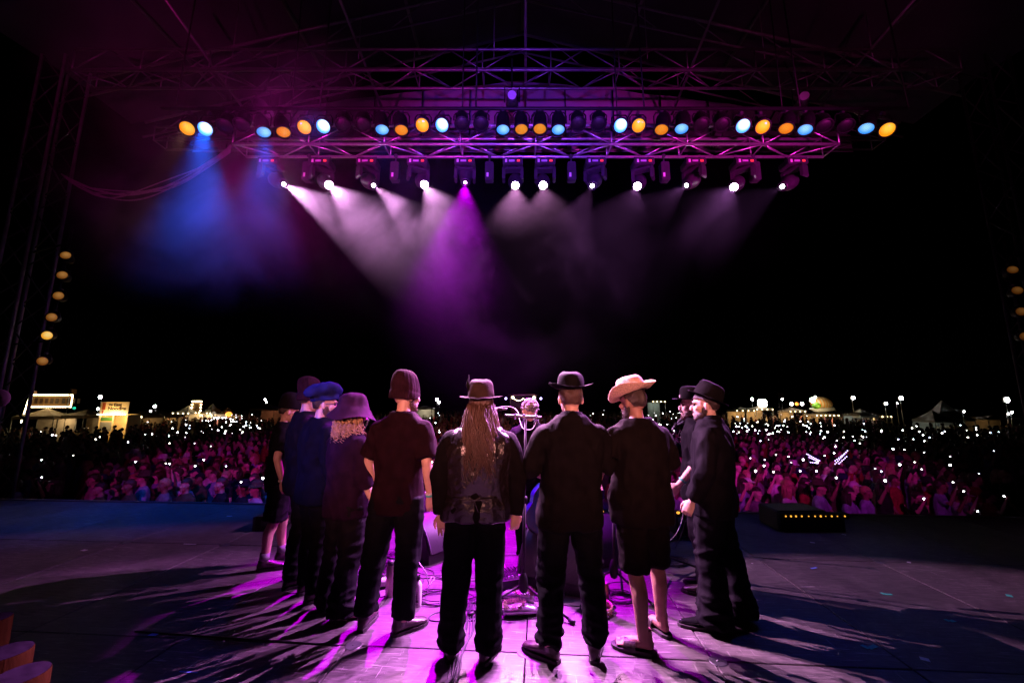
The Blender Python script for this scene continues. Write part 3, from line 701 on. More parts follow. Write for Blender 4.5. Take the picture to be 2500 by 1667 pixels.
HS = 1.07      # head scale
class Fig:
    """One standing figure; local frame: +Y is where the chest points, origin between the feet."""
    def __init__(s, label, X, Y, h, rz=0.0, lean=(0, 0), width=1.0, name='person', belly=1.0, group='band gathered in a ring on the stage'):
        s.t = thing(name, label, 'person', (X, Y, 0), rz, group); s.k = h / 1.8; s.w = width; s.lean = lean; s.belly = belly
        s.seed = random.random() * 10
        s.legs = {-1: ((-0.10, 0.0), 0.0), 1: ((0.10, 0.0), 0.0)}
        s.arms = {-1: ((-0.265, -0.03, 1.17), (-0.275, 0.06, 0.92)), 1: ((0.265, -0.03, 1.17), (0.275, 0.06, 0.92))}
        s.hands = {-1: (0.5, 0.0), 1: (0.5, 0.0)}       # curl, roll about the forearm
        s.head_yaw = 0.0; s.head_pitch = 0.0; s.head_roll = 0.0
    def J(s, p):            # joint in 1.8 m units -> local metres, with lean
        p = Vector(p); f = max(0, min(1, p.z / 1.7))
        return Vector((p.x * s.k + s.lean[0] * f, p.y * s.k + s.lean[1] * f, p.z * s.k))
    def leg_pts(s, side):
        (fx, fy), _ = s.legs[side]
        hip = (side * 0.095, 0, 0.92); knee = (side * 0.095 * 0.4 + fx * 0.62, fy * 0.55 + 0.015, 0.50); ank = (fx, fy - 0.02, 0.085)
        return hip, knee, ank
    def arm_pts(s, side):
        sh = (side * 0.178 * s.w, -0.01, 1.405); el, wr = s.arms[side]; return sh, el, wr
    def headM(s):
        c = s.J((0, 0.03, 1.662))
        return Matrix.Translation(c) @ (Matrix.Rotation(s.head_yaw, 4, 'Z') @ Matrix.Rotation(s.head_roll, 4, 'Y') @ Matrix.Rotation(s.head_pitch, 4, 'X'))
    def torso(s, mb, o=0.0, z0=0.86, z1=1.50, hem=1.0, box=2.3):
        w, b = s.w, s.belly
        prof = [(0.80, 0.165, 0.115), (0.88, 0.172, 0.125), (0.96, 0.168 * b, 0.122 * b), (1.06, 0.155 * b, 0.112 * b), (1.16, 0.160, 0.112), (1.26, 0.172, 0.118),
                (1.34, 0.186, 0.116), (1.40, 0.188, 0.104), (1.44, 0.172, 0.090), (1.475, 0.138, 0.078), (1.505, 0.100, 0.068), (1.54, 0.068, 0.060)]
        rows = []
        for z, rx, ry in prof:
            if z < z0 - 0.03 or z > z1 + 0.045: continue
            f = 1 + (hem - 1) * max(0, min(1, (1.25 - z) / 0.4))
            c = s.J((0, 0.012 if z < 1.1 else -0.005, z)); rows.append((c.x, c.y, c.z, (rx * w * f + o) * s.k, (ry * (0.5 + 0.5 * w) * f + o) * s.k))
        mb.loft(rows, 20, True, box)
    def limb(s, mb, pts, rad, o=0.0, n=10, flat=1.0):
        P = [s.J(p) for p in pts]; out = []; rr = []
        N = 6
        for i in range(len(P) - 1):
            for q in range(N):
                t = q / N; out.append(P[i].lerp(P[i + 1], t)); rr.append((rad[i] * (1 - t) + rad[i + 1] * t + o) * s.k)
        out.append(P[-1]); rr.append((rad[-1] + o) * s.k)
        mb.tube(out, [(r, r * flat) for r in rr], n)
    def body(s, mat='skin', voxel=0.011, jaw=1.0, hide=()):
        mb = MB(); s.torso(mb, -0.012)
        hm = s.headM()
        s.limb(mb, [(0, -0.012, 1.47), (0, 0.0, 1.56), (0, 0.012, 1.64)], [0.066, 0.054, 0.056])
        for d in (-1, 1):
            h, kn, a = s.leg_pts(d)
            s.limb(mb, [h, ((h[0] + kn[0]) / 2, kn[1] / 2 + 0.01, 0.72), kn, (kn[0] * 0.55 + a[0] * 0.45, (kn[1] + a[1]) / 2 - 0.022, 0.36), a], [0.088, 0.078, 0.056, 0.057, 0.037])
            sh, el, wr = s.arm_pts(d)
            mid = tuple((el[i] * 0.68 + wr[i] * 0.32) for i in range(3))
            s.limb(mb, [sh, tuple((sh[i] + el[i]) / 2 for i in range(3)), el, mid, wr], [0.052, 0.047, 0.040, 0.041, 0.028])
        me = remesh(mb, voxel, 5)
        hb = MB(); head_parts(hb, hm, s.k * HS, jaw); hme = remesh(hb, 0.0058, 3)
        V = [mverts(me), mverts(hme)]; F = [[tuple(p.vertices) for p in me.polygons], [tuple(p.vertices) for p in hme.polygons]]
        for d in (-1, 1):
            if d in hide: continue
            sh, el, wr = s.arm_pts(d); curl, roll = s.hands[d]
            co, fc = hand_arrays(d, curl)
            a, b = s.J(el), s.J(wr); dn = (b - a).normalized()
            z = -dn; ref = Matrix.Rotation(roll, 3, dn) @ Vector((-d, 0.15, 0)); y = (ref - z * ref.dot(z)).normalized(); x = y.cross(z)
            m = np.array([list(x), list(y), list(z)]) * s.k
            V.append(co @ m + np.array(list(b))); F.append(fc)
        off = 0; AV = []; AF = []
        for v, f in zip(V, F):
            AV.append(v); AF += [tuple(i + off for i in q) for q in f]; off += len(v)
        mm = bpy.data.meshes.new('body'); mm.from_pydata(np.vstack(AV).tolist(), [], AF); mm.update()
        s.b = link('body', mm, M[mat], s.t); bpy.data.meshes.remove(me); bpy.data.meshes.remove(hme)
        return s.b
    def garment(s, name, mb, mat, voxel=0.010, fold=None, smooth=4):
        me = remesh(mb, voxel, smooth)
        if fold: wrinkle(me, fold)
        return link(name, me, M[mat], s.t)
    def top(s, mat, name='shirt', z0=0.84, sleeve=0.55, o=0.012, hem=1.12, amp=0.006, loose=0.014, collar=False):
        """sleeve: 0..1 to the elbow, 1..2 to the wrist"""
        mb = MB(); s.torso(mb, o, z0, 1.50, hem)
        for d in (-1, 1):
            sh, el, wr = s.arm_pts(d); sl = sleeve[d] if isinstance(sleeve, dict) else sleeve
            if sl <= 1:
                e = tuple(sh[i] + (el[i] - sh[i]) * sl for i in range(3)); pts = [(sh[0] * 0.7, sh[1], sh[2] + 0.012), (sh[0] * 0.93, sh[1], sh[2] + 0.004), tuple(sh[i] + (e[i] - sh[i]) * 0.25 for i in range(3)), e]; rad = [0.048, 0.054, 0.056, 0.054 + loose * 0.6]
            else:
                e = tuple(el[i] + (wr[i] - el[i]) * (sl - 1) for i in range(3)); pts = [(sh[0] * 0.7, sh[1], sh[2] + 0.012), (sh[0] * 0.93, sh[1], sh[2] + 0.004), tuple(sh[i] + (el[i] - sh[i]) * 0.25 for i in range(3)), el, e]
                rad = [0.048, 0.054, 0.055, 0.048, 0.047 - 0.017 * (sl - 1)]
            s.limb(mb, pts, rad, o * 0.7 + loose * 0.4)
        if collar: s.limb(mb, [(0, -0.012, 1.50), (0, -0.004, 1.565)], [0.083, 0.072])
        else: s.limb(mb, [(0, -0.014, 1.47), (0, -0.01, 1.525)], [0.10, 0.078])
        return s.garment(name, mb, mat, 0.010, folds(s.seed, amp))
    def bottoms(s, mat, name='trousers', end=0.07, flare=0.0, o=0.012, amp=0.006, stack=True, wide=0.0):
        mb = MB(); c0 = s.J((0, 0, 0.80)); s.torso(mb, o - 0.004, 0.84, 1.0)
        for d in (-1, 1):
            h, kn, a = s.leg_pts(d)
            e = Vector(kn).lerp(Vector(a), max(0, (0.5 - end) / (0.5 - 0.085))) if end < 0.5 else Vector(h).lerp(Vector(kn), (0.92 - end) / 0.42)
            r = [0.098, 0.090 + wide * 0.5, 0.066 + wide, 0.062 + wide, 0.056 + flare + wide]
            if end < 0.45: pts = [h, ((h[0] + kn[0]) / 2, kn[1] / 2 + 0.01, 0.72), kn, (kn[0] * 0.55 + e[0] * 0.45, (kn[1] + e[1]) / 2 - 0.014, 0.36), tuple(e)]
            else: pts = [h, ((h[0] + kn[0]) / 2, kn[1] / 2 + 0.01, 0.72), tuple(e)]; r = [0.100, 0.098, 0.098 + flare]
            s.limb(mb, pts, r, o, 12)
        return s.garment(name, mb, mat, 0.010, trouser_folds(s.seed, amp))
    def foot_frame(s, d):
        (fx, fy), ya = s.legs[d]; a = s.J((fx, fy, 0.0)); a.z = 0
        return Matrix.Translation(a) @ Matrix.Rotation(ya, 4, 'Z')
    def shoes(s, mat, kind='shoe'):
        for d in (-1, 1):
            Fm = s.foot_frame(d); k = s.k; mb = MB()
            ht = 0.17 if kind == 'boot' else 0.105
            def ring(y, w, z1, z0=0.016, cx=0.0):
                return [Fm @ Vector((cx + w * math.cos(a), y, z0 + (z1 - z0) * (0.5 + 0.5 * math.sin(a)))) * 1.0 for a in [2 * math.pi * q / 14 for q in range(14)]]
            toe = 0.0 if kind != 'pointed' else 0.03
            ys = [(-0.085, 0.018, 0.07), (-0.07, 0.034, 0.10), (-0.02, 0.040, 0.11), (0.04, 0.042, 0.095), (0.10, 0.048, 0.075), (0.15, 0.046 - toe * 0.3, 0.062), (0.185 + toe, 0.032 - toe * 0.4, 0.05), (0.20 + toe, 0.012, 0.035)]
            mb.rings([ring(y, w, z) for y, w, z in ys])
            mb.tube([Fm @ Vector((0, -0.03, 0.06)), Fm @ Vector((0, -0.03, ht))], [0.046, 0.050], 12)
            me = remesh(mb, 0.007, 4); sh = link('shoe' if kind != 'boot' else 'boot', me, M[mat], s.t)
            sb = MB(); pl = [(-0.088, 0.022), (-0.06, 0.036), (0.0, 0.038), (0.09, 0.05), (0.15, 0.047), (0.19 + toe, 0.030), (0.208 + toe, 0.008)]
            L = [Fm @ Vector((w, y, 0)) for y, w in pl] + [Fm @ Vector((-w, y, 0)) for y, w in reversed(pl)]
            up = [p + Vector((0, 0, 0.024)) for p in L]; sb.rings([L, up]); put('sole', sb, M['sole'], sh)
            if kind == 'boot':
                for q in range(6):
                    z = 0.155 - q * 0.016; y = 0.022 + q * 0.014
                    lb = MB(); lb.tube([Fm @ Vector((-0.024, y, z - 0.008)), Fm @ Vector((0, y + 0.016, z)), Fm @ Vector((0.024, y, z - 0.008))], 0.003, 5); put('lace', lb, M['sole'], sh)
    def bare_feet(s, sandal=False, mat='skin'):
        for d in (-1, 1):
            Fm = s.foot_frame(d); mb = MB(); zz = 0.022 if sandal else 0.0
            P = lambda x, y, z: Fm @ Vector((x, y, z + zz))
            mb.tube([P(0, -0.075, 0.03), P(0, -0.05, 0.035), P(0, 0, 0.04), P(0, 0.06, 0.035), P(0, 0.12, 0.024), P(0, 0.14, 0.018)], [(0.02, 0.02), (0.032, 0.032), (0.034, 0.038), (0.038, 0.032), (0.044, 0.02), (0.04, 0.014)], 12)
            mb.tube([P(0, -0.035, 0.04), P(0, -0.03, 0.13)], [0.038, 0.036], 10)
            for q in range(5):
                x = (-0.034 + q * 0.017) * -d; L = 0.036 - q * 0.004
                x = d * -0.034 + d * q * 0.0165
                mb.tube([P(x, 0.125, 0.018), P(x * 1.08, 0.14 + L, 0.013)], [0.0105 - q * 0.0008, 0.0095 - q * 0.0008], 8); mb.ell(P(x * 1.08, 0.14 + L, 0.0125), (0.0105 - q * 0.0007,) * 3, 8, 6)
            me = remesh(mb, 0.005, 2); link('foot', me, M[mat], s.b)
            if sandal:
                sb = MB(); pl = [(-0.095, 0.024), (-0.06, 0.042), (0.0, 0.043), (0.09, 0.055), (0.15, 0.052), (0.19, 0.034), (0.205, 0.01)]
                L = [Fm @ Vector((w, y, 0)) for y, w in pl] + [Fm @ Vector((-w, y, 0)) for y, w in reversed(pl)]
                sb.rings([L, [p + Vector((0, 0, 0.024)) for p in L]]); sd = put('sandal', sb, M['sole'], s.t)
                st = MB(); rs = []
                for y in (0.04, 0.07, 0.10, 0.118):
                    rs.append([Fm @ Vector((0.054 * math.cos(a) * 1.04, y, 0.018 + (0.075 - y * 0.18) * math.sin(a))) for a in [math.pi * q / 10 for q in range(11)]])
                V = [p for r in rs for p in r]; st.add(V, [(i * 11 + q, i * 11 + q + 1, i * 11 + q + 12, i * 11 + q + 11) for i in range(3) for q in range(10)])
                put('strap', st, M['boot_leather'], sd, True)
    def hat(s, mat, kind, name='hat', band='band', tilt=0.0, yaw=None, roll=0.0, size=1.0, curl=0.03, crown=0.115, brim=0.068, up=0.075, back=0.0, droop=0.0):
        H = s.headM() @ Matrix.Translation((0, -0.008 * s.k - back, up * s.k * HS)) @ Matrix.Rotation(roll, 4, 'Y') @ Matrix.Rotation(tilt, 4, 'X')
        a0, b0 = 0.083 * s.k * size * HS, 0.102 * s.k * size * HS; n = 96 if kind == 'beanie' else 40; rows = []
        A = [2 * math.pi * q / n for q in range(n)]
        if kind in ('fedora', 'cowboy', 'bowler'):
            for f in (1.0, 0.8, 0.55, 0.3, 0.1, 0.0):
                rg = []
                for a in A:
                    sx, cy_ = math.cos(a), math.sin(a); L = brim * f
                    cz = curl * (abs(sx) ** 2.2) * f * f - droop * max(0, cy_) * f * f - 0.006 * f + (curl * 0.25 * max(0, -cy_) * f * f)
                    if kind == 'cowboy': L *= 1 - 0.28 * abs(sx) ** 2
                    rg.append(Vector((sx * (a0 + L), cy_ * (b0 + L), cz)))
                rows.append(rg)
            dome = kind == 'bowler'
            prof = ((0.10, 1.0), (0.3, 0.985), (0.5, 0.95), (0.68, 0.905), (0.82, 0.845), (0.92, 0.76), (0.98, 0.66)) if not dome else ((0.10, 1.0), (0.3, 0.99), (0.5, 0.965), (0.68, 0.92), (0.82, 0.85), (0.92, 0.74), (0.985, 0.58))
            for f, sc in prof:
                rg = []
                for a in A:
                    fr = max(0, math.sin(a)); pin = 1 - (0.20 * f * fr * abs(math.cos(a)) * 1.6 if not dome else 0.06 * f * fr)
                    rg.append(Vector((math.cos(a) * a0 * sc * pin, math.sin(a) * b0 * sc, crown * f * (1 + 0.06 * math.sin(a)))))
                rows.append(rg)
            for sc, dz in ((0.52, 0.985), (0.36, 0.90), (0.20, 0.80), (0.02, 0.76)):
                rg = []
                for a in A:
                    x, y = math.cos(a) * a0 * sc, math.sin(a) * b0 * sc
                    dd = dz if not dome else 1 - (1 - dz) * 0.45
                    pin = dd + (1 - dd) * min(1, abs(x) / (a0 * 0.45)) ** 1.5
                    rg.append(Vector((x, y, crown * pin * (1 + 0.06 * math.sin(a) * sc))))
                rows.append(rg)
        elif kind == 'bucket':
            for f, r, z in ((0, 1.74, -0.080), (0, 1.54, -0.06), (0, 1.28, -0.02), (0, 1.08, 0.012), (0, 1.02, 0.03), (0, 0.99, 0.06), (0, 0.92, 0.10), (0, 0.74, 0.122), (0, 0.4, 0.132), (0, 0.02, 0.134)):
                rows.append([Vector((math.cos(a) * a0 * r, math.sin(a) * b0 * r, z + 0.012 * math.sin(a * 3 + 1) * (r > 1.1) * (r - 1) * 2)) for a in A])
        elif kind == 'beanie':
            for r, z in ((1.0, -0.09), (1.045, -0.086), (1.055, -0.06), (1.05, -0.034), (1.0, -0.028), (0.995, 0.0), (0.985, 0.035), (0.935, 0.075), (0.82, 0.108), (0.62, 0.130), (0.34, 0.142), (0.02, 0.146)):
                r *= 1.0
                rows.append([Vector((math.cos(a) * a0 * r * (1 + 0.016 * math.cos(24 * a) * min(1, r)), math.sin(a) * b0 * r * (1 + 0.016 * math.cos(24 * a) * min(1, r)) - 0.022 * max(0, z * 10), z + (0.035 if z < -0.04 else 0) * max(0, math.sin(a)) )) for a in A])
        elif kind == 'beret':
            for r, z in ((0.98, -0.03), (1.02, 0.0), (1.02, 0.02), (1.30, 0.03), (1.48, 0.055), (1.46, 0.085), (1.15, 0.112), (0.7, 0.122), (0.3, 0.124), (0.02, 0.124)):
                rows.append([Vector((math.cos(a) * a0 * r + 0.012 * (r > 1.1), math.sin(a) * b0 * r - 0.012 * (r > 1.1), z + 0.018 * (r > 1.05) * math.sin(a * 2 + 0.6))) for a in A])
        elif kind == 'cap':
            for r, z in ((1.02, -0.05), (1.04, -0.01), (1.03, 0.04), (0.92, 0.085), (0.68, 0.115), (0.35, 0.128), (0.02, 0.13)):
                rows.append([Vector((math.cos(a) * a0 * r, math.sin(a) * b0 * r, z)) for a in A])
        mb = MB(); mb.rings(rows, False)
        mb.v = [tuple(H @ Vector(p)) for p in mb.v]
        me = mb.mesh(name); o = link(name, me, M[mat], s.t)
        if kind in ('beret', 'bucket', 'beanie', 'fedora', 'cowboy', 'bowler', 'cap'):
            wrinkle(me, folds(s.seed + 3, {'beret': 0.012, 'bucket': 0.006, 'beanie': 0.005}.get(kind, 0.004), (13, 13, 13)))
        so = o.modifiers.new('solid', 'SOLIDIFY'); so.thickness = 0.004; so.offset = 0
        sd = o.modifiers.new('sub', 'SUBSURF'); sd.levels = sd.render_levels = 1
        if band and kind in ('fedora', 'cowboy', 'bowler', 'bucket'):
            bb = MB(); z0, z1 = (0.004, 0.034) if kind != 'bucket' else (0.018, 0.026)
            bb.rings([[H @ Vector((math.cos(a) * a0 * r, math.sin(a) * b0 * r, z)) for a in A] for r, z in ((1.012, z0), (1.018, z0 + 0.003), (0.998, z1), (0.985, z1 + 0.002))], False)
            put('hat_band', bb, M[band], o, True)
        if kind == 'cap':
            pk = MB(); V = []; nn = 12
            for r in (0.0, 0.5, 1.0):
                for q in range(nn + 1):
                    a = math.pi * (0.2 + 0.6 * q / nn); yy = -1
                    V.append(H @ Vector((math.cos(a) * (a0 + 0.0) * 1.02, yy * (math.sin(a) * b0 * 1.02 + r * 0.065), -0.045 - 0.02 * r + 0.01 * math.sin(a))))
            pk.add(V, [(i * (nn + 1) + q, i * (nn + 1) + q + 1, (i + 1) * (nn + 1) + q + 1, (i + 1) * (nn + 1) + q) for i in range(2) for q in range(nn)])
            p = put('peak', pk, M[mat], o, True); so = p.modifiers.new('solid', 'SOLIDIFY'); so.thickness = 0.005
        return o
    def hair_cap(s, mat, low=-0.09, thick=0.010, front=0.02, amp=0.006):
        H = s.headM(); mb = MB(); n = 28; rows = []
        for j in range(13):
            t = 0.03 + j / 12 * 2.15; rg = []
            for q in range(n):
                a = 2 * math.pi * q / n
                tt = min(t, 1.35) if math.sin(a) > 0.15 else (min(t, 1.75) if math.sin(a) > -0.25 else t)
                r = math.sin(tt)
                rg.append(H @ Vector([x * s.k * HS for x in (math.cos(a) * (0.077 + thick) * r, -0.008 + math.sin(a) * (0.096 + thick) * r, 0.025 + math.cos(tt) * (0.099 + thick))]))
            rows.append(rg)
        mb.rings(rows, False); me = mb.mesh('hair')
        o = link('hair', me, M[mat], s.t); sb = o.modifiers.new('sub', 'SUBSURF'); sb.levels = sb.render_levels = 2
        wrinkle(me, folds(s.seed + 5, amp, (60, 60, 25)))
        return o
    def strands(s, mat, count, length, rad=0.006, wave=0.02, zr=(0.0, 0.06), ang=(-3.4, 0.25), curl=False, spread=0.02, name='hair', down=0.0, tip=0.3):
        """locks of hair falling from round the head; ang measured from +X, negative through the back (-Y)"""
        H = s.headM(); mb = MB(); rr = random.Random(int(s.seed * 1000))
        for q in range(count):
            a = rr.uniform(*ang); z = rr.uniform(*zr); L = length * rr.uniform(0.7, 1.05); ph = rr.uniform(0, 6.28); fr = rr.uniform(2.0, 3.6) if not curl else rr.uniform(5, 8)
            p0 = H @ (Vector((math.cos(a) * 0.080, -0.006 + math.sin(a) * 0.100, z)) * s.k * HS)
            out = (H.to_3x3() @ Vector((math.cos(a), math.sin(a), 0))).normalized(); side = Vector((-out.y, out.x, 0))
            pts = []; N = 12 if not curl else 14
            for i in range(N + 1):
                t = i / N
                w = wave * (0.3 + t) * math.sin(fr * t * 3.1 + ph); w2 = wave * (0.3 + t) * math.cos(fr * t * 3.1 + ph) * (1 if curl else 0.4)
                pts.append(p0 + Vector((0, 0, -L * t)) + out * (0.012 + spread * math.sin(min(1, t * 1.6) * 1.57) + w2) + side * w + Vector((0, -down * t, 0)))
            r0 = rad * rr.uniform(0.7, 1.3)
            mb.tube(pts, [r0 * (0.8 + 0.4 * math.sin(3.1 * i / N)) * (1 - (1 - tip) * (i / N) ** 2) for i in range(N + 1)], 5)
        return put(name, mb, M[mat], s.t, True)
    def beard(s, mat, size=1.0, full=True):
        H = s.headM(); mb = MB()
        def e(c, r): mb.ell(H @ (Vector(c) * s.k * HS), [x * s.k * HS * size for x in r], 12, 8, H.to_3x3().normalized())
        e((0, 0.060, -0.100), (0.040, 0.036, 0.036)); e((0.036, 0.035, -0.078), (0.028, 0.040, 0.042)); e((-0.036, 0.035, -0.078), (0.028, 0.040, 0.042)); e((0, 0.090, -0.054), (0.030, 0.012, 0.010))
        e((0.056, 0.012, -0.048), (0.014, 0.024, 0.040)); e((-0.056, 0.012, -0.048), (0.014, 0.024, 0.040))
        me = remesh(mb, 0.006, 2); wrinkle(me, folds(s.seed, 0.003, (90, 90, 60))); return link('beard', me, M[mat], s.t)
    def eyes(s):
        H = s.headM()
        for x in (-1, 1):
            mb = MB(); mb.ell(H @ (Vector((x * 0.031, 0.080, 0.001)) * s.k * HS), (0.011 * s.k,) * 3, 10, 8); put('eye', mb, M['eye'], s.b, True)
            mb = MB(); mb.tube([H @ (Vector((x * f, 0.093 - 0.3 * abs(f - 0.03), 0.020)) * s.k * HS) for f in (0.014, 0.03, 0.046)], 0.004, 6); put('eyebrow', mb, M['hair_dark'], s.b, True)
    def wristband(s, d, mat='wrist', f=0.93):
        sh, el, wr = s.arm_pts(d); a, b = s.J(el), s.J(wr); dn = (b - a).normalized(); c = a.lerp(b, f)
        q = aim(dn).to_matrix(); mb = MB(); mb.lathe([(0.033, -0.009), (0.036, -0.009), (0.036, 0.009), (0.033, 0.009)], 16, c, q)
        return put('wristband', mb, M[mat], s.t, True)

# ------------------------------------------------------------------ the band
# leftmost man: backwards cap, dark tee, shorts
f = Fig('man in dark backwards cap, black tee and shorts at the left end of the ring', -2.47, 4.42, 1.70, R(-60), (0.0, 0), 1.0, belly=1.12)
f.legs = {-1: ((-0.10, 0.10), 0.1), 1: ((0.10, -0.06), -0.15)}; f.arms = {-1: ((-0.25, -0.02, 1.16), (-0.22, 0.14, 0.93)), 1: ((0.265, -0.05, 1.17), (0.26, 0.02, 0.92))}
f.head_pitch = R(-8); f.body('skin'); f.top('black_cotton', 'tee_shirt', 0.80, 0.75, 0.018, 1.15); f.bottoms('cord', 'shorts', 0.50, 0.0, 0.016); f.shoes('boot_leather')
f.hat('felt_black', 'cap', 'cap'); f.hair_cap('hair_dark'); f.wristband(1, 'wrist'); f.wristband(-1, 'wrist')
for d in (-1, 1):
    F_ = f.foot_frame(d); mb = MB(); mb.tube([F_ @ Vector((0, -0.025, 0.09)), F_ @ Vector((0, -0.022, 0.17))], [0.045, 0.047], 12); put('sock', mb, M['sock'], f.t, True)
# tall man behind, dark knitted cap
f = Fig('tall man in maroon knitted cap and dark coat behind the man in blue beret', -2.05, 4.02, 1.84, R(-50), (0.03, 0), 1.06)
f.legs = {-1: ((-0.11, 0.12), 0.1), 1: ((0.11, -0.02), -0.1)}
f.body('skin'); f.top('suit', 'coat', 0.80, 1.9, 0.022, 1.02, 0.008); f.bottoms('cord', flare=0.0, wide=-0.004, end=0.09); f.shoes('boot_leather'); f.hat('beanie', 'beanie', 'knitted_cap', up=0.07); f.hair_cap('hair_dark')
# man with blue beret, glasses and beard, looking right
f = Fig('bearded man in blue beret and glasses looking right in dark jumper', -1.76, 3.72, 1.78, R(-40), (0.02, 0), 1.08)
f.legs = {-1: ((-0.12, 0.05), 0.1), 1: ((0.10, 0.02), -0.2)}; f.head_yaw = R(-32); f.arms[-1] = ((-0.25, 0.10, 1.18), (-0.12, 0.25, 1.05))
f.body('skin_pale'); f.eyes(); f.top('navy', 'jumper', 0.80, 1.85, 0.022, 1.06, 0.008); f.bottoms('denim', wide=-0.002, end=0.09); f.shoes('boot_leather')
f.hat('beret', 'beret', 'beret', up=0.062, tilt=R(6)); f.hair_cap('hair_dark'); f.beard('hair_brown', 1.05)
H = f.headM(); gl = MB()
for x in (-1, 1):
    gl.tube([H @ Vector((x * 0.033 + 0.024 * math.cos(a), 0.104, 0.0 + 0.019 * math.sin(a))) for a in [2 * math.pi * q / 12 for q in range(13)]], 0.0028, 5)
    gl.tube([H @ Vector((x * 0.057, 0.102, 0.004)), H @ Vector((x * 0.078, 0.06, 0.006)), H @ Vector((x * 0.082, -0.01, 0.004))], 0.0028, 5)
gl.tube([H @ Vector((-0.010, 0.105, 0.003)), H @ Vector((0.010, 0.105, 0.003))], 0.0026, 5); put('spectacles', gl, M['frame'], f.t, True)
# woman with bucket hat
f = Fig('woman in purple bucket hat with curly blond hair, barefoot in wide dark trousers', -1.38, 3.46, 1.68, R(-28), (0.0, 0), 0.98)
f.legs = {-1: ((-0.15, 0.03), 0.15), 1: ((0.11, -0.03), -0.75)}; f.head_yaw = R(-28)
f.arms = {-1: ((-0.25, 0.02, 1.15), (-0.2, 0.2, 1.0)), 1: ((0.235, -0.02, 1.14), (0.30, 0.06, 0.90))}; f.hands[1] = (0.9, 0.3)
f.body('skin_pale'); f.top('plum', 'jumper', 0.78, 1.35, 0.024, 1.16, 0.007); f.bottoms('cord', flare=0.03, wide=0.014, end=0.05, amp=0.010); f.bare_feet(mat='skin_pale')
f.hat('felt_purple', 'bucket', 'bucket_hat', up=0.055, size=1.16, tilt=R(-4)); f.strands('hair_blond', 170, 0.17, 0.0045, 0.018, (-0.06, 0.02), (-3.7, 0.6), True, 0.03, 'curly_hair')
# man with maroon beanie
f = Fig('man in maroon beanie and dark tee with bare forearms and laced boots', -0.93, 3.24, 1.855, R(-6), (0.07, 0), 1.03)
f.legs = {-1: ((-0.17, 0.02), 0.05), 1: ((0.13, -0.02), -0.75)}; f.head_yaw = R(-38)
f.arms = {-1: ((-0.262, 0.04, 1.17), (-0.235, 0.14, 0.96)), 1: ((0.232, -0.06, 1.17), (0.262, -0.02, 0.935))}; f.hands = {-1: (0.5, 0), 1: (0.6, 0.9)}
f.body('skin'); f.top('cotton_lit_maroon', 'tee_shirt', 0.76, 0.86, 0.014, 1.0, 0.007, 0.022); f.bottoms('denim', end=0.12, wide=0.008); f.shoes('boot_leather', 'boot')
f.hat('beanie', 'beanie', 'beanie', up=0.055, size=1.03, tilt=R(-6)); f.wristband(1); f.wristband(1, 'wrist_green', 0.99); f.wristband(-1); f.beard('hair_brown', 0.9)
# long-haired man with brown fedora and leather vest
f = Fig('long-haired man in brown fedora and laced black leather vest, back to the camera', -0.285, 2.93, 1.77, R(0), (0.06, 0), 1.20, belly=1.05)
f.legs = {-1: ((-0.125, 0.0), 0.15), 1: ((0.125, -0.03), -0.35)}
f.arms = {-1: ((-0.268, -0.03, 1.16), (-0.238, -0.02, 0.915)), 1: ((0.29, -0.02, 1.17), (0.285, 0.04, 0.90))}; f.hands = {-1: (0.18, -1.5), 1: (0.55, 0.9)}
f.body('skin'); f.top('charcoal_shirt', 'shirt', 0.84, 1.97, 0.022, 1.05, 0.008); f.bottoms('denim', wide=0.012, o=0.016); f.shoes('boot_leather')
mb = MB(); f.torso(mb, 0.034, 0.90, 1.47, 1.05)
vest = f.garment('leather_vest', mb, 'leather', 0.009, lambda p: 0.010 * (1 - 2.4 * abs(noise.noise(Vector((p.x * 9, p.y * 9, p.z * 3.0))))) + 0.004 * noise.noise(p * 30))
mb = MB()
for (xa, za, xb, zb) in ((-0.15, 1.05, 0, 1.035), (0.15, 1.05, 0, 1.035), (0, 1.035, -0.035, 0.97), (0, 1.035, 0.03, 0.96), (0, 1.035, -0.04, 1.06), (0, 1.035, 0.04, 1.055)):
    P = []
    for q in range(7):
        t = q / 6; x = xa + (xb - xa) * t; P.append(f.J((x, -0.158 - 0.012 + 0.055 * (x / 0.2) ** 2, za + (zb - za) * t)))
    mb.tube(P, 0.005, 6)
put('lacing', mb, M['leather'], vest, True)
f.hat('felt_brown', 'fedora', 'fedora', curl=0.010, brim=0.066, up=0.060, size=1.06, crown=0.125, tilt=R(3)); f.hair_cap('hair_brown', thick=0.014)
f.strands('hair_brown', 300, 0.44, 0.0048, 0.022, (-0.06, 0.02), (-3.1, -0.05), False, 0.042, 'long_hair', down=0.075, tip=0.15)
f.wristband(-1, 'frame', 0.95); f.wristband(1, 'wrist', 0.95)
mb = MB(); hh = f.headM(); mb.tube([hh @ Vector((-0.085, -0.02, 0.09)), hh @ Vector((-0.10, -0.03, 0.15)), hh @ Vector((-0.088, -0.04, 0.225))], [0.002, 0.012, 0.002], 6); put('feather', mb, M['felt_black'], f.t, True)
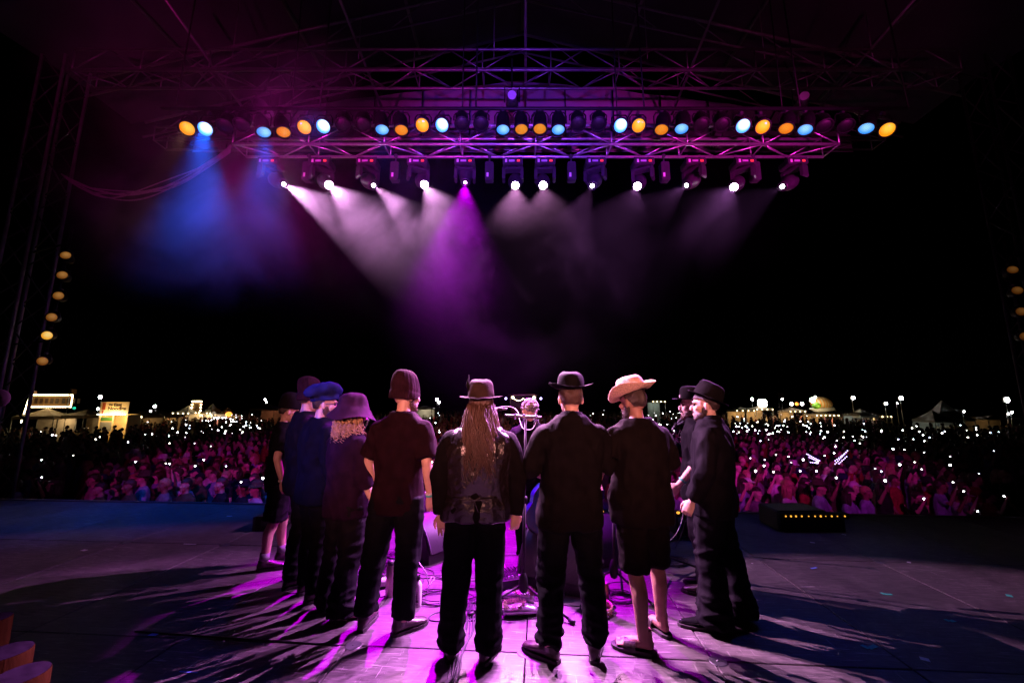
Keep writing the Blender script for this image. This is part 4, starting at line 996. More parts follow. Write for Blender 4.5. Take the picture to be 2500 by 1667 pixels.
# man with black hat, sleeves rolled
f = Fig('man in black fedora and dark shirt with rolled sleeves, back to the camera', 0.375, 2.93, 1.825, R(4), (0.06, 0), 1.10)
f.legs = {-1: ((-0.14, -0.02), 0.85), 1: ((0.17, -0.02), -0.35)}
f.arms = {-1: ((-0.285, 0.0, 1.19), (-0.17, 0.20, 1.10)), 1: ((0.262, 0.03, 1.20), (0.18, 0.20, 1.05))}
f.body('skin'); f.top('charcoal_shirt', 'shirt', 0.70, 1.12, 0.024, 1.10, 0.009, collar=True); f.bottoms('denim', end=0.10, wide=0.008, amp=0.009); f.shoes('boot_leather')
f.hat('felt_black', 'bowler', 'fedora', curl=0.046, brim=0.070, up=0.070, size=1.05, crown=0.118); f.hair_cap('hair_brown', thick=0.008)
# man with straw cowboy hat
f = Fig('man in straw cowboy hat, loose dark tee, shorts and sandals', 0.985, 3.08, 1.80, R(14), (-0.05, 0), 1.15, belly=1.08)
f.legs = {-1: ((-0.13, -0.08), 0.95), 1: ((0.13, 0.10), 0.10)}; f.head_yaw = R(22); f.head_pitch = R(-5)
f.arms = {-1: ((-0.325, 0.0, 1.19), (-0.25, 0.20, 1.06)), 1: ((0.275, 0.07, 1.18), (0.18, 0.26, 1.05))}
f.body('skin_tan'); f.top('brown_black', 'tee_shirt', 0.74, {-1: 0.55, 1: 0.95}, 0.022, 1.08, 0.009, 0.03); f.bottoms('brown_black', 'shorts', 0.49, -0.012, 0.012); f.bare_feet(True, 'skin_tan')
f.hat('straw', 'cowboy', 'cowboy_hat', 'straw', curl=0.085, brim=0.090, up=0.062, size=1.08, crown=0.13, tilt=R(-14), roll=R(-6)); f.hair_cap('hair_dark', thick=0.007); f.beard('hair_dark', 0.92)
# man with dark fedora behind, profile
f = Fig('bearded man in dark fedora with pale band, half hidden behind the man in black suit', 1.74, 3.85, 1.77, R(62), (0.06, 0), 1.05)
f.head_yaw = R(18); f.arms = {-1: ((-0.26, -0.02, 1.17), (-0.27, 0.16, 0.95)), 1: ((0.2, 0.16, 1.2), (0.06, 0.30, 1.30))}; f.hands[1] = (0.9, 0)
f.body('skin_pale'); f.eyes(); f.top('suit', 'jacket', 0.72, {-1: 1.3, 1: 1.6}, 0.024, 1.08, 0.008, collar=True); f.bottoms('cord', wide=0.02); f.shoes('boot_leather')
f.hat('felt_black', 'fedora', 'fedora', 'band_light', curl=0.012, brim=0.072, up=0.062, size=1.05); f.hair_cap('hair_dark'); f.beard('hair_brown', 1.0); f.wristband(-1, 'wrist_green', 0.8)
# man in black suit with hat tilted back, profile
f = Fig('man in black suit with hat tipped back and polished shoes at the right end', 1.60, 3.32, 1.775, R(52), (0.10, 0.0), 1.12)
f.legs = {-1: ((-0.13, 0.05), 0.45), 1: ((0.13, -0.07), 0.2)}; f.head_yaw = R(16); f.hands = {-1: (1.0, 0.2), 1: (0.8, 0)}
f.arms = {-1: ((-0.27, -0.01, 1.16), (-0.27, 0.11, 0.92)), 1: ((0.27, -0.04, 1.17), (0.27, 0.03, 0.92))}
f.body('skin_pale'); f.eyes(); f.top('suit', 'suit_jacket', 0.70, 1.93, 0.026, 1.10, 0.009, collar=True); f.bottoms('suit', wide=0.022, flare=0.035, end=0.05, amp=0.009); f.shoes('patent', 'pointed')
f.hat('felt_black', 'fedora', 'hat', curl=0.006, brim=0.052, up=0.060, size=1.05, crown=0.125, tilt=R(24), back=0.015); f.hair_cap('hair_dark'); f.beard('hair_dark', 0.88)
# singer in the middle, facing the camera, with a guitar
f = Fig('curly grey-haired singer bowing his head behind the central microphones', 0.20, 4.55, 1.70, R(180), (0, 0.05), 1.0)
f.head_pitch = R(-34); f.head_yaw = R(12); f.arms = {-1: ((-0.28, 0.03, 1.18), (-0.12, 0.26, 1.12)), 1: ((0.28, 0.03, 1.18), (0.18, 0.28, 1.0))}; f.hands = {-1: (0.9, 0), 1: (0.8, 0)}
f.body('skin_pale'); f.eyes(); f.top('suit', 'jacket', 0.74, 1.9, 0.022, 1.06, 0.008, collar=True); f.bottoms('denim'); f.shoes('boot_leather')
f.hair_cap('hair_grey', thick=0.012, amp=0.012); 
H = f.headM(); mb = MB(); rr = random.Random(5)
for q in range(170):
    a = rr.uniform(-3.14, 3.14); t = math.acos(rr.uniform(0.0, 1.0)); 
    if math.sin(a) > 0.2 and t > 1.15: continue
    c = H @ (Vector((math.cos(a) * 0.088 * math.sin(t), -0.008 + math.sin(a) * 0.106 * math.sin(t), 0.025 + 0.108 * math.cos(t))) * f.k * HS)
    mb.ell(c, (rr.uniform(0.010, 0.019), rr.uniform(0.010, 0.019), rr.uniform(0.010, 0.019)), 7, 5)
put('curls', mb, M['hair_grey'], f.t, True)
# ------------------------------------------------------------------ equipment on the stage floor
M['cab'] = nmat('textured_cabinet_paint', (0.014, 0.013, 0.015), 0.55, 0, 0.3, 20, 0.5, 220)
def grille_mat():
    m = bpy.data.materials.new('perforated_steel_grille'); m.use_nodes = True
    nt = m.node_tree; n = nt.nodes; l = nt.links; b = n['Principled BSDF']
    tc = n.new('ShaderNodeTexCoord'); mp = n.new('ShaderNodeMapping'); mp.inputs['Scale'].default_value = (95, 95, 95)
    l.new(tc.outputs['UV'], mp.inputs['Vector'])
    vo = n.new('ShaderNodeTexVoronoi'); vo.inputs['Scale'].default_value = 1.0; vo.inputs['Randomness'].default_value = 0.0
    l.new(mp.outputs['Vector'], vo.inputs['Vector'])
    r = n.new('ShaderNodeValToRGB'); r.color_ramp.elements[0].position = 0.30; r.color_ramp.elements[1].position = 0.40
    r.color_ramp.elements[0].color = (0.006, 0.006, 0.007, 1); r.color_ramp.elements[1].color = (0.06, 0.058, 0.066, 1)
    l.new(vo.outputs['Distance'], r.inputs['Fac']); l.new(r.outputs['Color'], b.inputs['Base Color'])
    b.inputs['Roughness'].default_value = 0.42; b.inputs['Metallic'].default_value = 0.3
    return m
M['grille'] = grille_mat()
def uv_grid(o, nx, ny, sx, sy):
    me = o.data; uv = me.uv_layers.new(name='uv')
    for p in me.polygons:
        for li in p.loop_indices:
            v = me.loops[li].vertex_index; uv.data[li].uv = ((v % nx) / (nx - 1) * sx, (v // nx) / (ny - 1) * sy)
def wedge(label, loc, rz, W=0.60, D=0.50, Hh=0.40):
    t = thing('stage_monitor', label, 'loudspeaker', loc, rz, 'wedge monitors in the ring')
    h = W / 2
    # side profile in (y, z): listener's side is -Y; the face leans back
    prof = [(-D / 2, 0.0), (D / 2, 0.0), (D / 2, 0.20), (0.10, Hh), (0.02, Hh)]
    face = [(-D / 2, 0.09)] ; N = 8
    front = []
    for i in range(N + 1):
        a = i / N; y = -D / 2 + (0.02 + D / 2) * a; z = 0.09 + (Hh - 0.09) * a; bul = 0.045 * math.sin(math.pi * a)
        front.append((y - bul * 0.7, z + bul * 0.7))
    ring = [(-D / 2, 0.0)] + front + prof[3:4] + [(D / 2, 0.20), (D / 2, 0.0)]
    mb = MB(); mb.rings([[Vector((x, y, z)) for y, z in ring] for x in (-h, h)]); put('cabinet', mb, M['cab'], t)
    g = MB(); V = []
    for y, z in front:
        for q in range(9):
            x = -h + 0.03 + (W - 0.06) * q / 8; bx = 0.012 * (1 - (2 * q / 8 - 1) ** 2)
            V.append((x, y - 0.012 - bx * 0.7, z + 0.012 + bx * 0.7))
    g.add(V, [(i * 9 + q, i * 9 + q + 1, i * 9 + q + 10, i * 9 + q + 9) for i in range(N) for q in range(8)])
    o = put('grille', g, M['grille'], t, True); uv_grid(o, 9, N + 1, W, 0.5)
    e = MB(); e.tube([(x, y - 0.014, z + 0.014) for x in (-h + 0.02,) for y, z in front], 0.010, 6); put('trim', e, M['grey_plastic'], t, True)
    e = MB(); e.tube([(x, y - 0.014, z + 0.014) for x in (h - 0.02,) for y, z in front], 0.010, 6); put('trim', e, M['grey_plastic'], t, True)
    for s in (-1, 1):
        e = MB(); e.bbox((s * (h + 0.001), 0.10, 0.2), (0.02, 0.16, 0.06), 0.008); put('handle', e, M['grey_plastic'], t)
    return t
p = fl(1052, 1372); wedge('wedge monitor left of the long-haired man, its curved grille facing right', (p.x, p.y + 0.32, 0), R(48), 0.62, 0.55, 0.42)
p = fl(1035, 1330); wedge('rear wedge monitor with upright grille behind the beanie man', (p.x + 0.05, p.y + 0.62, 0), R(-30), 0.62, 0.5, 0.44)
p = fl(1318, 1440); wedge('wedge monitor behind the legs of the man in black fedora', (p.x + 0.18, p.y + 0.22, 0), R(-22), 0.62, 0.55, 0.42)
p = fl(1470, 1395); wedge('wedge monitor between the black fedora and the straw hat men', (p.x, p.y + 0.35, 0), R(32), 0.60, 0.5, 0.40)

M['mic_grille'] = nmat('microphone_grille', (0.10, 0.10, 0.11), 0.45, 0.6, 0.3, 200, 0.6, 400)
M['mic_body'] = nmat('microphone_body', (0.16, 0.16, 0.18), 0.35, 0.2, 0.2, 30)
def microphone(a, b, label, ball=True, r=0.012):
    a, b = Vector(a), Vector(b); d = (b - a).normalized(); L = (b - a).length
    t = thing('microphone', label, 'microphone', a, 0, 'microphones'); q = aim(d).to_matrix()
    mb = MB(); mb.lathe([(0.001, 0), (r * 0.8, -0.001), (r, -0.03), (r * 1.25, -L + 0.06), (r * 1.3, -L + 0.05)], 14, (0, 0, 0), q); put('handle', mb, M['mic_body'], t, True)
    mb = MB()
    if ball: mb.lathe([(r * 1.3, -L + 0.052), (r * 2.0, -L + 0.042), (r * 2.1, -L + 0.03), (r * 1.8, -L + 0.01), (r * 0.9, -L), (0.001, -L - 0.001)], 14, (0, 0, 0), q)
    else: mb.lathe([(r * 1.25, -L + 0.055), (r * 1.3, -L + 0.01), (r * 0.9, -L), (0.001, -L)], 14, (0, 0, 0), q)
    put('head', mb, M['mic_grille'], t, True)
    mb = MB(); mb.lathe([(r * 1.5, -0.05), (r * 1.9, -0.055), (r * 1.9, -0.09), (r * 1.5, -0.095)], 12, (0, 0, 0), q); put('clip', mb, M['black_metal'], t, True)
    return t
def mic_stand(label, base, top, boom_to=None, leg=0.42, yaw=0.3, pole='dark_steel', legmat='black_metal', spread_z=0.05):
    base = Vector(base); t = thing('microphone_stand', label, 'stand', base, 0, 'microphone stands')
    T = Vector(top) - base
    mb = MB(); mb.tube([(0, 0, 0.10), T * 0.55 + Vector((0, 0, 0.02))], 0.014, 10); put('lower_tube', mb, M['black_metal'], t, True)
    mb = MB(); mb.tube([T * 0.5, T], 0.009, 10); put('upper_tube', mb, M[pole], t, True)
    mb = MB(); mb.lathe([(0.016, 0.0), (0.03, 0.01), (0.042, 0.05), (0.035, 0.11), (0.02, 0.15), (0.014, 0.16)], 14, (0, 0, 0.10)); put('leg_hub', mb, M['black_metal'], t, True)
    mb = MB(); mb.lathe([(0.013, -0.03), (0.022, -0.025), (0.024, 0.025), (0.013, 0.03)], 12, T * 0.55); put('clutch', mb, M['black_metal'], t, True)
    for k in range(3):
        a = yaw + k * 2.0944; e = Vector((math.cos(a) * leg, math.sin(a) * leg, 0.016))
        mb = MB(); mb.tube([(math.cos(a) * 0.02, math.sin(a) * 0.02, 0.16), e], 0.0095, 8); lg = put('leg', mb, M[legmat], t, True)
        mb = MB(); mb.tube([e * 0.93 + Vector((0, 0, 0.008)), e + Vector((math.cos(a) * 0.02, math.sin(a) * 0.02, 0.0))], 0.015, 8); put('foot_cap', mb, M['rubber'], lg, True)
    if boom_to is not None:
        B = Vector(boom_to) - base
        mb = MB(); mb.tube([T, B], 0.007, 8); put('boom', mb, M[pole], t, True)
        mb = MB(); mb.ell(T, (0.024, 0.024, 0.024), 10, 8); put('boom_joint', mb, M['black_metal'], t, True)
    return t
# the central stand with its stereo bar
b = fl(1278, 1478)
CSY = b.y
top = at(1283, 1022, CSY)
cs = mic_stand('tall central microphone stand holding a crossbar of microphones', b, top, None, 0.46, -2.75)
ba, bb = at(1233, 1014, CSY), at(1322, 1019, CSY)
mb = MB(); mb.tube([ba - b, bb - b], 0.013, 8); put('stereo_bar', mb, M['dark_steel'], cs, True)
for k, f_ in enumerate((0.28, 0.52, 0.85)):
    q = ba.lerp(bb, f_) - b; mb = MB(); mb.tube([q + Vector((0, 0, -0.03)), q + Vector((0, 0, 0.02))], 0.012, 8); put('bar_clamp', mb, M['chrome'], cs, True)
microphone(at(1238, 998, CSY + 0.3), at(1185, 1000, CSY + 0.25), 'slim silver microphone reaching left of the central stand', False, 0.011)
microphone(ba.lerp(bb, 0.85) + Vector((0, 0.02, -0.02)), ba.lerp(bb, 0.85) + Vector((0.02, 0.28, -0.06)), 'microphone under the right end of the crossbar', True)
M['white_cable'] = nmat('pale_cable', (0.55, 0.5, 0.55), 0.5)
def cable_thing(label, pts, r=0.0035, mat='rubber', name='cable', n=6, group='cables on the stage'):
    pts = [Vector(p) for p in pts]; P = []
    for i in range(len(pts) - 1):          # Catmull-Rom
        p0, p1, p2, p3 = pts[max(i - 1, 0)], pts[i], pts[i + 1], pts[min(i + 2, len(pts) - 1)]
        for q in range(8):
            t = q / 8; P.append(0.5 * ((2 * p1) + (p2 - p0) * t + (2 * p0 - 5 * p1 + 4 * p2 - p3) * t * t + (3 * p1 - p0 - 3 * p2 + p3) * t ** 3))
    P.append(pts[-1]); mb = MB(); mb.tube(P, r, n); o = put(name, mb, M[mat], None, True); return tag(o, label, 'cable', group)
Y_ = CSY
cable_thing('pale microphone cable looping over the central crossbar', [at(1200, 1000, Y_ + .3), at(1222, 993, Y_ + .3), at(1248, 993, Y_ + .28), at(1264, 1005, Y_ + .2), at(1270, 1030, Y_ + .1), at(1278, 1046, Y_), at(1296, 1048, Y_ + .02), at(1306, 1038, Y_ + .03), at(1310, 1025, Y_)], 0.0024, 'white_cable')
# right-hand stands with three angled microphones
b2 = fl(1618, 1398); t2 = at(1660, 1118, b2.y)
mic_stand('microphone stand behind the straw hat man with a long angled boom', b2, at(1640, 1130, b2.y), at(1685, 1042, b2.y - 0.1), 0.40, 0.2)
b3 = fl(1500, 1440); mic_stand('short microphone stand between the black fedora and straw hat men', b3, at(1497, 1130, b3.y), None, 0.40, -0.9)
b4 = fl(1690, 1345); mic_stand('microphone stand beside the fedora man with drooping cable', b4, at(1672, 1090, b4.y), at(1650, 1070, b4.y), 0.36, 0.6)
YM = b2.y
microphone(at(1640, 1050, YM), at(1678, 1006, YM), 'uppermost of three angled microphones before the fedora man')
microphone(at(1655, 1036, YM - .05), at(1702, 1020, YM - .05), 'middle one of three angled microphones before the fedora man')
microphone(at(1662, 1060, YM + .05), at(1693, 1030, YM + .05), 'lowest of three angled microphones before the fedora man', False)
microphone(at(1634, 1080, YM), at(1652, 1050, YM), 'dark microphone pointing up beside the straw hat man shoulder', False)
cable_thing('pale cable hanging from the angled microphones', [at(1660, 1050, YM), at(1656, 1066, YM), at(1672, 1064, YM), at(1684, 1058, YM)], 0.004, 'white_cable')
cable_thing('long thin cable drooping from the right microphones to the floor', [at(1676, 1078, YM), at(1673, 1130, YM), at(1668, 1230, YM), at(1665, 1270, YM), at(1645, 1310, YM - .05), fl(1612, 1335, .01), fl(1590, 1350, .006)], 0.004, 'white_cable')
cable_thing('dark cable hanging down beside the right microphone stand', [at(1680, 1090, YM), at(1684, 1200, YM), at(1668, 1290, YM), fl(1650, 1335, .006), fl(1640, 1370, .006), fl(1660, 1385, .006)], 0.004)
# left stand behind the woman
b5 = fl(880, 1382); mic_stand('thin microphone stand behind the woman in the bucket hat', b5, at(884, 1062, b5.y), at(900, 1024, b5.y - .05), 0.34, 0.4)
microphone(at(901, 1026, b5.y - .05), at(876, 1016, b5.y - .05), 'slim pale microphone at the mouth of the woman in the bucket hat', False, 0.010)
b6 = fl(1060, 1330); mic_stand('microphone stand half hidden behind the beanie man', (b6.x - 0.02, b6.y, 0), at(1022, 1035, b6.y), None, 0.34, 1.4)
microphone(at(1020, 1034, b6.y), at(1008, 1004, b6.y - 0.1), 'ball microphone at the mouth of the beanie man')

# singer's guitar
gy = 4.12
M['guitar_blue'] = nmat('blue_lacquer', (0.02, 0.06, 0.20), 0.18, 0, 0.25, 12, coat=0.5)
M['guitar_side'] = nmat('guitar_side', (0.03, 0.025, 0.06), 0.25)
g0 = at(1318, 1238, gy)
gt = thing('guitar', 'blue guitar hanging neck down in front of the singer', 'guitar', g0, R(25))
outline = []
for q in range(40):
    a = 2 * math.pi * q / 40; s_ = math.sin(a); r = 0.15 + 0.045 * (-s_) + 0.0 - 0.035 * math.exp(-((s_ - 0.15) / 0.28) ** 2); outline.append((r * math.cos(a), 0.23 * s_))
tl = Matrix.Rotation(R(12), 3, 'Y')
mb = MB(); mb.rings([[tl @ Vector((x, y, z)) for x, z in outline] for y in (-0.04, 0.04)]); put('body', mb, M['guitar_blue'], gt)
mb = MB(); mb.tube([tl @ Vector((o[0] * 1.01, -0.041, o[1] * 1.01)) for o in outline + outline[:1]], 0.006, 6); put('binding', mb, M['guitar_side'], gt, True)
mb = MB(); mb.bbox(tl @ Vector((0, -0.045, 0.42)), (0.05, 0.02, 0.5), 0.008, tl); put('neck', mb, M['boot_leather'], gt)
mb = MB(); mb.bbox(tl @ Vector((0, -0.045, 0.74)), (0.07, 0.018, 0.15), 0.01, tl); put('headstock', mb, M['boot_leather'], gt)
mb = MB(); mb.box(tl @ Vector((0, -0.046, -0.10)), (0.09, 0.012, 0.02), tl); put('bridge', mb, M['black_metal'], gt)

# pedal mixer, slippers, bottles, can, tambourine
p = fl(1232, 1450)
mx = thing('mixer_box', 'small metal mixer box tangled in cables beside the central stand', 'mixer', (p.x, p.y + 0.10, 0), R(20))
mb = MB(); mb.bbox((0, 0, 0.06), (0.30, 0.22, 0.10), 0.015); put('case', mb, M['black_metal'], mx)
mb = MB(); mb.box((0, 0, 0.116), (0.27, 0.05, 0.012)); put('panel', mb, M['chrome'], mx)
for k in range(9):
    mb = MB(); mb.box((-0.12 + k * 0.03, 0.068, 0.125), (0.012, 0.07, 0.03)); put('fin', mb, M['chrome'], mx)
for k in range(8):
    mb = MB(); mb.lathe([(0.009, 0), (0.008, 0.02), (0.001, 0.021)], 10, (-0.115 + k * 0.033, -0.07, 0.112)); put('knob', mb, M['label_white'] if k % 3 else M['chrome'], mx)
for k in range(6):
    P = [Vector((-0.1 + k * 0.035, 0.1, 0.08)) + Vector((0.02 * math.sin(k), 0.06 * math.sin(t * 3.1), 0.10 * math.sin(t * 3.1))) + Vector((0, 0.12 * t, -0.075 * t)) for t in [q / 8 for q in range(9)]]
    mb = MB(); mb.tube(P, 0.004, 6); put('lead', mb, M['white_cable'] if k % 2 else M['rubber'], mx, True)
M['silver_skin'] = nmat('iridescent_leather', (0.45, 0.40, 0.50), 0.16, 0.7, 0.2, 14)
M['fur'] = nmat('shaggy_fur', (0.22, 0.17, 0.11), 0.9, 0, 0.4, 60)
def slipper(label, p, rz, mat):
    t = thing('slipper', label, 'slipper', p, rz, 'fur slippers under the stand')
    mb = MB(); mb.rings([[Vector((w * math.cos(a), y, z * (0.5 + 0.5 * math.sin(a)) + 0.004)) for a in [2 * math.pi * q / 16 for q in range(16)]]
                         for y, w, z in ((-0.13, 0.02, 0.05), (-0.10, 0.045, 0.07), (-0.02, 0.055, 0.08), (0.06, 0.060, 0.075), (0.12, 0.05, 0.06), (0.16, 0.025, 0.04), (0.17, 0.006, 0.03))])
    put('upper', mb, M[mat], t, True)
    mb = MB(); rr = random.Random(3)
    for q in range(240):
        a = rr.uniform(0, 6.28); b_ = Vector((0.05 * math.cos(a), -0.045 + 0.07 * math.sin(a), 0.072 + rr.uniform(-0.01, 0.012)))
        d = Vector((math.cos(a) * 0.6 + rr.uniform(-.5, .5), math.sin(a) * 0.6 + rr.uniform(-.5, .5), rr.uniform(0.1, 0.9))).normalized() * rr.uniform(0.02, 0.045)
        mb.tube([b_, b_ + d * 0.5 + Vector((0, 0, 0.003)), b_ + d], [0.003, 0.002, 0.0006], 3)
    put('fur_trim', mb, M['fur'], t)
    return t
p = fl(1268, 1506); slipper('shiny violet fur-trimmed slipper lying at the foot of the central stand', (p.x, p.y + 0.03, 0), R(-80), 'silver_skin')
p = fl(1262, 1475); slipper('pale fur-trimmed slipper behind the shiny one at the central stand', (p.x + 0.02, p.y + 0.06, 0), R(70), 'silver_skin')
M['bottle_white'] = nmat('white_enamel', (0.74, 0.70, 0.74), 0.35, 0, 0.05, 10)
M['steel_bottle'] = nmat('brushed_steel', (0.35, 0.30, 0.27), 0.3, 0.9, 0.2, 30, stretch=(1, 1, 20))
p = fl(1018, 1478)
bt = thing('water_bottle', 'white water bottle with black cap standing near the laced boot', 'bottle', (p.x, p.y, 0))
mb = MB(); mb.lathe([(0.001, 0), (0.034, 0), (0.036, 0.006), (0.036, 0.155), (0.03, 0.178), (0.016, 0.195), (0.015, 0.205), (0.001, 0.205)], 20); put('flask', mb, M['bottle_white'], bt, True)
mb = MB(); mb.lathe([(0.018, 0.20), (0.019, 0.202), (0.019, 0.225), (0.012, 0.235), (0.001, 0.236)], 16); mb.tube([(0.014, 0, 0.23), (0.018, 0, 0.25), (0, 0, 0.258), (-0.018, 0, 0.25), (-0.014, 0, 0.23)], 0.004, 6); put('cap', mb, M['black_metal'], bt, True)
mb = MB()
for z, w in ((0.115, 0.006), (0.10, 0.010), (0.085, 0.014), (0.07, 0.016), (0.055, 0.02), (0.045, 0.028)): mb.box((0.004, -0.0365, z), (w, 0.003, 0.011))
mb.box((-0.003, -0.0362, 0.025), (0.034, 0.003, 0.005)); put('printed_tower', mb, M['rubber'], bt)
p = fl(951, 1455)
bt = thing('thermos_flask', 'steel thermos flask standing between the boots of the beanie man', 'flask', (p.x, p.y, 0))
mb = MB(); mb.lathe([(0.001, 0), (0.035, 0), (0.037, 0.006), (0.037, 0.24), (0.03, 0.255), (0.03, 0.26), (0.001, 0.26)], 20); put('flask', mb, M['steel_bottle'], bt, True)
mb = MB(); mb.lathe([(0.031, 0.255), (0.032, 0.257), (0.030, 0.29), (0.001, 0.292)], 16); put('cap', mb, M['rubber'], bt, True)
p = fl(936, 1432)
bt = thing('towel_roll', 'rolled white towel lying behind the thermos flask', 'towel', (p.x, p.y, 0.04), R(20))
mb = MB(); mb.tube([(-0.09, 0, 0), (-0.05, 0, 0.002), (0.05, 0, 0), (0.09, 0, 0)], [0.034, 0.04, 0.039, 0.033], 16); put('roll', mb, M['bottle_white'], bt, True)
p = fl(1478, 1470)
bt = thing('drink_can', 'small drink can standing beside the tambourine', 'can', (p.x, p.y, 0))
mb = MB(); mb.lathe([(0.001, 0.003), (0.024, 0.0), (0.031, 0.01), (0.031, 0.135), (0.026, 0.15), (0.026, 0.152)], 20)
M['can_print'] = nmat('can_print', (0.22, 0.14, 0.06), 0.3, 0.5, 0.8, 40); put('body', mb, M['can_print'], bt, True)
mb = MB(); mb.lathe([(0.026, 0.152), (0.023, 0.149), (0.001, 0.149)], 20); put('lid', mb, M['chrome'], bt, True)
p = fl(1462, 1500)
tb = thing('tambourine', 'wooden tambourine with metal jingles lying on the floor by the stand', 'tambourine', (p.x, p.y + 0.05, 0))
M['wood_pale'] = nmat('pale_wood', (0.42, 0.27, 0.15), 0.45, 0, 0.2, 20)
mb = MB(); mb.lathe([(0.112, 0.002), (0.120, 0.002), (0.120, 0.058), (0.112, 0.058), (0.112, 0.002)], 32); put('hoop', mb, M['wood_pale'], tb, True)
for k in range(12):
    a = 2 * math.pi * k / 12
    for z in (0.018, 0.042):
        mb = MB(); mb.lathe([(0.001, 0.002), (0.02, 0.0), (0.021, 0.002), (0.001, 0.006)], 10, (math.cos(a) * 0.122, math.sin(a) * 0.122, z)); put('jingle', mb, M['chrome'], tb, True)
# banana peel / yellow scrap
p = fl(1207, 1530)
M['yellow'] = nmat('yellow_plastic', (0.7, 0.45, 0.05), 0.5)
o = MB(); o.tube([p + Vector((-0.02, 0.01, 0.004)), p + Vector((0, 0, 0.012)), p + Vector((0.02, -0.005, 0.004))], [0.004, 0.008, 0.003], 6); o.tube([p + Vector((0, 0, 0.010)), p + Vector((0.0, 0.045, 0.004))], [0.007, 0.003], 6)
tag(put('yellow_scrap', o, M['yellow'], None, True), 'tiny yellow scrap lying near the cable bundle', 'scrap')

# cables on the floor: coils and runs
rc = random.Random(11)
def coil(label, c, r, turns, mat='rubber', ell=0.8, seed=1, rr=0.0042, group='coiled cables'):
    q = random.Random(seed); pts = []
    cx, cy_ = c.x, c.y
    for i in range(turns * 12):
        a = 2 * math.pi * i / 12; k = i / (turns * 12); R_ = r * (1 + q.uniform(-0.10, 0.10) - 0.15 * math.sin(k * 9))
        pts.append(Vector((cx + math.cos(a) * R_ + 0.02 * math.sin(k * 11), cy_ + math.sin(a) * R_ * ell + 0.02 * math.cos(k * 13), rr + 0.009 * (i // 12) * 0.55 + q.uniform(0, 0.004))))
    return cable_thing(label, pts, rr, mat, 'coiled_cable', 5, group)
coil('coil of dark cable behind the boots of the beanie man', fl(905, 1400), 0.16, 5, seed=1)
coil('coil of dark cable beside the white water bottle', fl(1062, 1462), 0.15, 5, seed=2)
coil('loose coil of cable under the legs of the long-haired man', fl(1140, 1455), 0.17, 4, seed=3)
coil('thick coil of cable left of the central stand', fl(1225, 1480), 0.15, 6, seed=4)
coil('coil of violet-lit cable right of the central stand', fl(1335, 1452), 0.15, 5, seed=5, mat='rubber')
coil('coil of cable around the foot of the short stand', fl(1515, 1462), 0.12, 6, seed=6)
coil('coil of cable by the right microphone stands', fl(1636, 1372), 0.16, 5, seed=7)
coil('small coil of cable behind the shorts of the straw hat man', fl(1600, 1366), 0.12, 4, seed=8)
coil('flat coil of cable in the far middle of the stage', fl(960, 1366), 0.15, 5, seed=9)
for k in range(19):
    a = fl(880 + rc.uniform(0, 620), 1400 + rc.uniform(-30, 70)); P = [a]
    d = rc.uniform(0, 6.28)
    for q in range(7):
        d += rc.uniform(-0.9, 0.9); P.append(P[-1] + Vector((math.cos(d) * 0.17, math.sin(d) * 0.11, 0)))
    for v in P: v.z = 0.004 + 0.003 * (k % 3)
    cable_thing(f'thin dark cable winding across the floor inside the ring, {ORD[k]} of the loose leads', P, 0.0035)
cable_thing('black cable curving in a loop left of the long-haired man', [fl(1170, 1490, .005), fl(1105, 1488, .005), fl(1060, 1497, .005), fl(1047, 1508, .005), fl(1060, 1515, .005), fl(1130, 1515, .005), fl(1200, 1512, .005), fl(1330, 1508, .005)], 0.005)
cable_thing('pale looped cable hanging over the left monitor', [at(1005, 1300, 3.9), at(1013, 1345, 3.8), at(1020, 1368, 3.75), at(1040, 1398, 3.7), fl(1047, 1425, .006), fl(1052, 1410, .02), fl(1060, 1408, .02), fl(1058, 1416, .006), fl(1040, 1435, .006)], 0.0042, 'white_cable')
for k in range(7):
    o_ = (k - 3) * 0.011
    P = [fl(1150, 1462, .006), fl(1148, 1500, .006), fl(1142, 1540, .006), fl(1130, 1570, .006), fl(1118, 1610, .006), fl(1105, 1660, .006), fl(1090, 1700, .006)]
    cable_thing(f'cable of the bundle running toward the camera between boots, {ORD[k]} strand', [v + Vector((o_ + 0.012 * math.sin(i * 1.3 + k), 0, 0.004 * (k % 3))) for i, v in enumerate(P)], 0.0045, 'rubber', group='cable bundle strands')
cable_thing('straight dark cable lying along the deck seam at lower left', [fl(330, 1540, .006), fl(480, 1551, .006), fl(640, 1562, .006), fl(828, 1574, .006)], 0.006)
# stage-edge kit: amp cases and footlight bar
def edge_case(label, px, pxw, Y, h, py=1262, cat='case', name='equipment_case'):
    a, b_ = at(px, py, Y), at(px + pxw, py, Y); w = b_.x - a.x
    t = thing(name, label, cat, ((a.x + b_.x) / 2, Y, 0.0), 0, 'dark cases along the stage front')
    mb = MB(); mb.bbox((0, 0, h / 2), (w, 0.4, h), 0.02); put('shell', mb, M['cab'], t)
    for s_ in (-1, 1):
        mb = MB(); mb.box((s_ * (w / 2 - 0.02), -0.202, h / 2), (0.03, 0.006, h * 0.96)); put('corner_strip', mb, M['dark_steel'], t)
    mb = MB(); mb.bbox((0, -0.204, h * 0.6), (min(0.2, w * 0.3), 0.012, 0.07), 0.01); put('handle', mb, M['dark_steel'], t)
    return t
edge_case('dark case at the stage front left of the ring', 640, 60, 5.75, 0.18)
sub = edge_case('wide dark loudspeaker cabinet at the right of the stage front', 1875, 118, 5.75, 0.26, cat='loudspeaker', name='front_loudspeaker')
edge_case('small dark case behind the microphone stands at the stage front', 1640, 70, 5.45, 0.20)
a, b_ = at(1912, 1253, 5.5), at(2062, 1254, 5.5)
